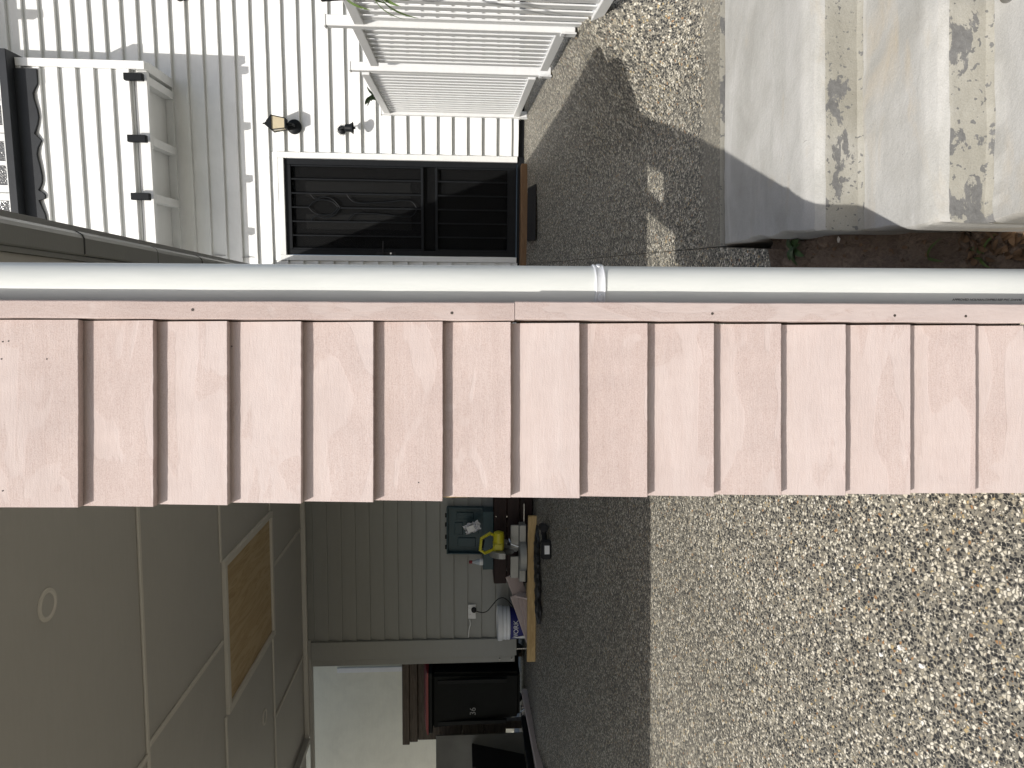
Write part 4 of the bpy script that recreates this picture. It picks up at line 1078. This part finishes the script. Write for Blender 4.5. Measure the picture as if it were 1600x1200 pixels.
# pink offcuts in a heap against the bucket
def offcut(i, pa, pb, ya, yb, w, th, label):
    a = G(*pa, ya); bq = G(*pb, yb)
    A = GF.w(a[0], ya, a[1]); B = GF.w(bq[0], yb, bq[1])
    d = B - A; t = thing('timber_offcut', label, 'offcut', A, 0, 'pink offcuts heaped beside the bucket')
    MB().bar((0, 0, 0), d, th, w, (0, -.35, 1)).build('offcut_board', M['pink'], t, .002)
offcut(0, (800, 897), (813, 930), -.44, -.46, .135, .018, 'widest pink board offcut leaning towards the crate')
offcut(1, (808, 929), (831, 934), -.58, -.62, .085, .018, 'short pink offcut standing upright in the heap')
offcut(2, (803, 930), (829, 1003), -.50, -.55, .075, .019, 'longest pink offcut slanting down over the bucket')
offcut(3, (813, 934), (826, 985), -.56, -.585, .045, .018, 'narrow pink offcut in the middle of the heap')
offcut(4, (820, 934), (830, 996), -.60, -.62, .045, .017, 'lowest pink offcut slanting along the pine plank')
a = G(825, 915, -.64); PC = thing('pine_offcut', 'short raw pine stick poking out of the pink offcuts', 'offcut', GF.w(a[0], -.64, a[1]), -GF.a)
MB().bar((.05, 0, 0), (-.14, .03, .0), .018, .022).build('stick', M['pine'], PC, .001)
# paint bucket
bx0, bzt = G(777, 1001, -.30); bx1, _ = G(777, 951, -.30); br = (bx1 - bx0) / 2; bcx = (bx0 + bx1) / 2
BK = gthing('paint_bucket', 'white lidded paint bucket with blue label by the post', 'bucket', bcx, -.26)
bh_ = bzt - BK.location.z
MB().lathe([(br * .84, 0), (br * .86, .004), (br * .955, bh_ - .09), (br * .955, bh_ - .02)], 36).build('body', M['bucket'], BK, 0, True)
MB().lathe([(br * .97, bh_ - .115), (br * 1.0, bh_ - .112), (br * .97, bh_ - .10), (br * .97, bh_ - .085), (br * 1.0, bh_ - .08), (br * .97, bh_ - .07), (br * .97, bh_ - .05), (br * 1.03, bh_ - .045), (br * 1.04, bh_ - .01), (br * 1.0, bh_ - .002), (br * .93, bh_), (br * .9, bh_ - .008), (.001, bh_ - .008)], 40).build('lid', M['bucket'], BK, 0, True)
lab = MB().lathe([(br * .895, .05), (br * .951, bh_ - .118)], 40, cap=False); lab = lab.build('label_band', M['blue'], BK, 0, True)
for q in lab.data.vertices: q.co.x *= 1.006; q.co.y *= 1.006
def bendb(p):
    a = R(-96) + p.x / (br * .96); rr = br * .958 + p.z
    return Vector((rr * math.cos(a), rr * math.sin(a), p.y))
text_mesh('printed_word', 'WORK', .062, M['plastic_white'], lab, Matrix.Translation((0, 0, bh_ - .17)), bendb, .001)
tri = MB(); tri.v = [tuple(bendb(Vector(q))) for q in ((-.09, .06, .002), (-.05, -.08, .002), (-.115, -.08, .002), (-.10, -.01, .002))]; tri.f = [(0, 3, 1), (3, 2, 1)]; tri.mi = [0, 0]
t_ = tri.build('printed_triangle', M['plastic_white'], lab); t_.location = (0, 0, bh_ - .19)
# power point, plug and cords
ox_, oz_ = G(737.5, 955, -.02)
PO = gthing('power_point', 'white power point on the white boards above the bucket', 'power point', ox_, -.022, oz_)
box('plate', M['plastic_white'], PO, -.072, .072, -.012, 0, -.038, .038, .003)
for xx in (-.03, .03): box('switch', M['plastic_white'], PO, xx - .006, xx + .006, -.017, -.0125, .012, .03, .001)
MB().lathe([(.024, -.038), (.026, -.02), (.026, -.0125)], 20, (.022, 0, -.018), 'Y').build('plug', M['rub'], PO, 0, True)
def cord(name, pts, r, mat, label):
    P3 = [GF.w(G(ox, oy, y)[0], y, G(ox, oy, y)[1]) for ox, oy, y in pts]; fine = []
    for i in range(len(P3) - 1):
        p0 = P3[max(i - 1, 0)]; p1 = P3[i]; p2 = P3[i + 1]; p3 = P3[min(i + 2, len(P3) - 1)]
        for t in range(6):
            u = t / 6; fine.append(.5 * (2 * p1 + (p2 - p0) * u + (2 * p0 - 5 * p1 + 4 * p2 - p3) * u * u + (3 * p1 - p0 - 3 * p2 + p3) * u ** 3))
    fine.append(P3[-1]); base = fine[0].copy()
    b = MB().tube([q - base for q in fine], r, 8); o = b.build(name, M[mat], None, 0, True, label=label, cat='cord'); o.location = base
cord('extension_lead', [(742, 954, -.06), (752, 957, -.09), (761, 955, -.12), (770, 945, -.16), (777, 937, -.22), (786, 934, -.28), (795, 940, -.36), (803, 950, -.40)], .0045, 'rub', 'black power cord curling from the power point to the saw')
cord('conduit_lead', [(734, 968, -.032), (735, 975, -.03), (733, 983, -.028), (732, 996, -.027)], .006, 'plastic_white', 'short white cable running from the power point to the post')
# black sheet bundle and cordless tool lying in front
q0 = ground_at(843, 822); q1 = ground_at(848, 978); ctr = (q0 + q1) / 2
BN_ = thing('black_bundle', 'long crumpled black plastic bundle lying on the pebble floor', 'bundle', (ctr.x, ctr.y + .06, ctr.z), math.atan2(q1.y - q0.y, q1.x - q0.x))
ln_ = (q1 - q0).length; b = MB(); nl, nr = 60, 14
for i in range(nl + 1):
    t = i / nl; w_ = (.085 + .03 * fbm(t * 6, 1.)) * min(1, 6 * t + .25, 5 * (1 - t) + .12)
    for j in range(nr):
        a = 2 * math.pi * j / nr; rr = 1 + .45 * fbm(t * 14, math.cos(a) * 1.2, math.sin(a) * 1.2 + 4)
        b.v.append(((t - .5) * ln_ * -1, math.cos(a) * w_ * rr, -.004 + max(0, .026 + math.sin(a) * .030 * rr * min(1, 5 * t + .4, 4 * (1 - t) + .2))))
for i in range(nl):
    for j in range(nr): b.f.append((i * nr + j, i * nr + (j + 1) % nr, (i + 1) * nr + (j + 1) % nr, (i + 1) * nr + j)); b.mi.append(0)
b.f += [tuple(range(nr)), tuple(nl * nr + j for j in range(nr - 1, -1, -1))]; b.mi += [0, 0]
b.build('wrapped_sheet', M['bagcloth'], BN_, 0, True)
qd = ground_at(862, 860)
DR = thing('cordless_drill', 'black cordless drill with a pale label lying before the bundle', 'drill', (qd.x, qd.y + .03, qd.z), R(6))
box('battery', M['rub'], DR, -.075, .075, -.035, .06, .002, .082, .012)
box('battery_label', M['plastic_white'], DR, -.032, .035, -.0365, -.0352, .018, .058, 0)
MB().tube([(.06, .06, .045), (.13, .08, .05), (.16, .085, .052)], [.020, .022, .024], 10).build('grip', M['rub'], DR, 0, True)
MB().lathe([(.026, -.10), (.033, -.09), (.034, .06), (.026, .09), (.016, .12)], 16, (.17, .07, .055), 'Y').build('motor_body', M['rub'], DR, 0, True)

# ---- wheelie bins
def bin_(name, label, x, y, lidm, num=None, h=1.0, w=.56, d=.66):
    B = gthing(name, label, 'wheelie bin', x, y, None, 0, None)
    b = MB(); r0, r1 = .78, 1.0
    def ring(z, sx_, sy_): return [(sgx * w / 2 * sx_, sgy * d / 2 * sy_ + d / 2, z) for sgx, sgy in ((-1, -1), (1, -1), (1, 1), (-1, 1))]
    vs = ring(.06, .80, .72) + ring(h - .10, .97, .95) + ring(h - .06, 1.0, 1.0)
    b.add(vs, [(3, 2, 1, 0)] + [(k + 4 * q, (k + 1) % 4 + 4 * q, (k + 1) % 4 + 4 * q + 4, k + 4 * q + 4) for q in range(2) for k in range(4)] + [(8, 9, 10, 11)])
    body = b.build('body', M['bin'], B, .03, True, 3)
    rim = MB().box(-w / 2 - .018, w / 2 + .018, -.018, d + .018, h - .075, h - .035).build('rim', M['bin'], B, .008)
    lid = MB(); n = 8
    for i in range(n + 1):
        t = i / n; yy = -.03 + (d + .06) * t; zz = h - .034 + .055 * math.sin(math.pi * (.15 + .75 * t))
        lid.v += [(-w / 2 - .025, yy, h - .034), (-w / 2 - .022, yy, zz - .012), (-w / 2 + .03, yy, zz), (w / 2 - .03, yy, zz), (w / 2 + .022, yy, zz - .012), (w / 2 + .025, yy, h - .034)]
    for i in range(n):
        for j in range(5): lid.f.append((i * 6 + j, i * 6 + j + 1, i * 6 + j + 7, i * 6 + j + 6)); lid.mi.append(0)
    lid.f += [tuple(range(6)), tuple(n * 6 + j for j in range(5, -1, -1))]; lid.mi += [0, 0]
    lid.build('lid', M[lidm], B, 0, True)
    MB().tube([(-w / 2 * .8, d + .05, h - .06), (w / 2 * .8, d + .05, h - .06)], .015, 10).build('handle_bar', M['bin'], B, 0, True)
    for sx_ in (-1, 1):
        wh = MB().lathe([(.10, -.025), (.105, -.02), (.105, .02), (.10, .025)], 24, (sx_ * (w / 2 * .82 + .03), d * .86, .105), 'X').build('wheel', M['rub'], B, 0, True)
        MB().lathe([(.045, -.03), (.05, .03)], 16, (sx_ * (w / 2 * .82 + .03), d * .86, .105), 'X').build('hub', M['bin'], wh, 0, True)
    for xx in (-.235, .20): box('front_rib', M['bin'], B, xx - .02, xx + .02, -.006 + .02, .05, .2, h - .12, .004)
    if num:
        text_mesh('bin_number', num, .085, M['number_grey'], B, Matrix.Translation((-.11, .008, h * .53)) @ Matrix.Rotation(R(90 - 4), 4, 'X'), None, .001)
    return B
bxc = G(730, 1103, -.02)[0]
bin_('wheelie_bin', 'black wheelie bin with red lid and white number in front of the sleeper wall', bxc - .02, .10, 'red', '36', 1.02, .60)
bin_('wheelie_bin', 'dark wheelie bin with green lid half hidden beside the post', bxc + .36, .30, 'green', None, 1.0, .50)
# pink board lying on the floor towards the camera
a = ground_at(824, 1081); b_ = ground_at(850, 1206)
PB = thing('pink_board', 'long pink board lying on the floor in front of the bins', 'board', (a.x, a.y, a.z), 0)
d = b_ - a; MB().bar((0, .02, .03), (d.x * 1.6, d.y * 1.6 + .02, d.z * 1.6 + .03), .05, .055).build('board', M['pink'], PB, .002)
# bar clamp on the floor
a = ground_at(826, 1118); b_ = ground_at(838, 1204)
BC = thing('bar_clamp', 'black bar clamp with a chrome jaw on the floor by the bins', 'clamp', (a.x, a.y, a.z), 0)
d = b_ - a
MB().tube([(0, 0, .055), (d.x * .3, d.y * .3, .05 + d.z * .3), (d.x * 1.5, d.y * 1.5, .035 + d.z * 1.5)], [.022, .030, .032], 14).build('bar', M['black'], BC, 0, True)
box('jaw', M['steel'], BC, -.01, .10, -.03, .03, .005, .075, .006)
MB().tube([(.02, -.03, .07), (.06, -.05, .085), (.09, -.04, .03)], .006, 8).build('jaw_screw', M['steel'], BC, 0, True)
# stacked boards leaning at the left edge
xq, zq = G(785, 1195, .0)
ST = gthing('decking_stack', 'red brown decking boards leaning at the left of the bins', 'boards', xq - .25, -.35)
for k in range(3):
    MB().bar((-.35, .05 * k, .02 + .05 * k), (.35, .05 * k, .26 + .04 * k), .022, .088, (0, -.2, 1)).build('decking_board', M['merbau'], ST, .002)
GB = gthing('grey_sheet', 'dull grey sheet standing behind the leaning decking boards', 'sheet', G(720, 1180, .3)[0] - .1, .3)
box('sheet', M['grey'], GB, -.5, .32, 0, .02, 0, .92, .003)
SX_ = gthing('leaning_board', 'black sloping panel between the red bin and the decking boards', 'board', G(760, 1180, .1)[0] - .02, .05)
MB().bar((-.12, .1, 0), (.02, .1, .55), .02, .5, (0, 1, 0)).build('panel', M['rub'], SX_, .002)

# ================================================================ litter on the soil, small chrome foot at the frame edge
r4 = random.Random(21); b = MB()
for k in range(110):
    q = soil_at(r4.uniform(1505, 1610), r4.uniform(352, 412)) if k < 85 else soil_at(r4.uniform(1260, 1500), r4.uniform(365, 408))
    p = q + Vector((0, 0, r4.uniform(.003, .016))); a = r4.uniform(0, 6.28)
    leaf_blade(b, p, (math.cos(a), math.sin(a), r4.uniform(-.2, .5)), r4.uniform(.022, .05) * (1 if k < 85 else .5), r4.uniform(.005, .012) * (1 if k < 85 else .6), r4.uniform(.3, 2.6), 5, r4.uniform(-1, 1))
b.build('leaf_litter', M['dry'], None, 0, True, kind='stuff', label='dry brown leaves scattered over the damp soil bed')
for i, (ox, oy, nb) in enumerate(((1450, 405, 4), (1535, 396, 6), (1225, 388, 14))):
    p = soil_at(ox, oy) if i < 2 else atY(ox, oy, 2.50); z_ = p.z - (.0 if i < 2 else .03)
    W_ = thing('weed_tuft', ('thin grass blade lying over the soil bed', 'green grass tuft growing among the dry leaves', 'dark green weed at the corner of the top step')[i], 'weed', (p.x, p.y, z_))
    for k in range(nb):
        a = r4.uniform(0, 6.28); bb = MB()
        leaf_blade(bb, (r4.uniform(-.012, .012), r4.uniform(-.012, .012), -.005), (math.cos(a), math.sin(a), r4.uniform(.3, 1.0)), r4.uniform(.05, .10) * (.7 if i == 2 else 1), .0045 if i < 2 else .011, 1.5, 6, r4.uniform(-.5, .5))
        bb.build('leaf', M['leaf2'] if i < 2 else M['leaf'], W_, 0, True)
for i, (ox, oy, Y) in enumerate(((1313, 374, 2.25), (1571, 392, 1.72))):
    p = soil_at(ox, oy) + Vector((0, 0, .004))
    C_ = thing('stone_chip', ('white stone chip on the soil beside the steps', 'white stone chip among the dry leaves')[i], 'stone', p)
    b = MB(); b.add([(0, 0, .006), (.012, .003, 0), (.004, .011, 0), (-.009, .008, 0), (-.012, -.003, 0), (.0, -.011, 0)], [(0, 1, 2), (0, 2, 3), (0, 3, 4), (0, 4, 5), (0, 5, 1), (5, 4, 3, 2, 1)])
    b.build('chip', M['chip'], C_)
pf = atY(1597, 4, 1.775)
FT = thing('steel_post_foot', 'shiny steel post foot at the edge of the lowest step', 'post foot', (pf.x + .035, pf.y, -1.383))
MB().lathe([(.034, 0), (.034, .01), (.024, .012), (.024, .9), (.02, .902)], 28).build('tube', M['steel'], FT, 0, True)
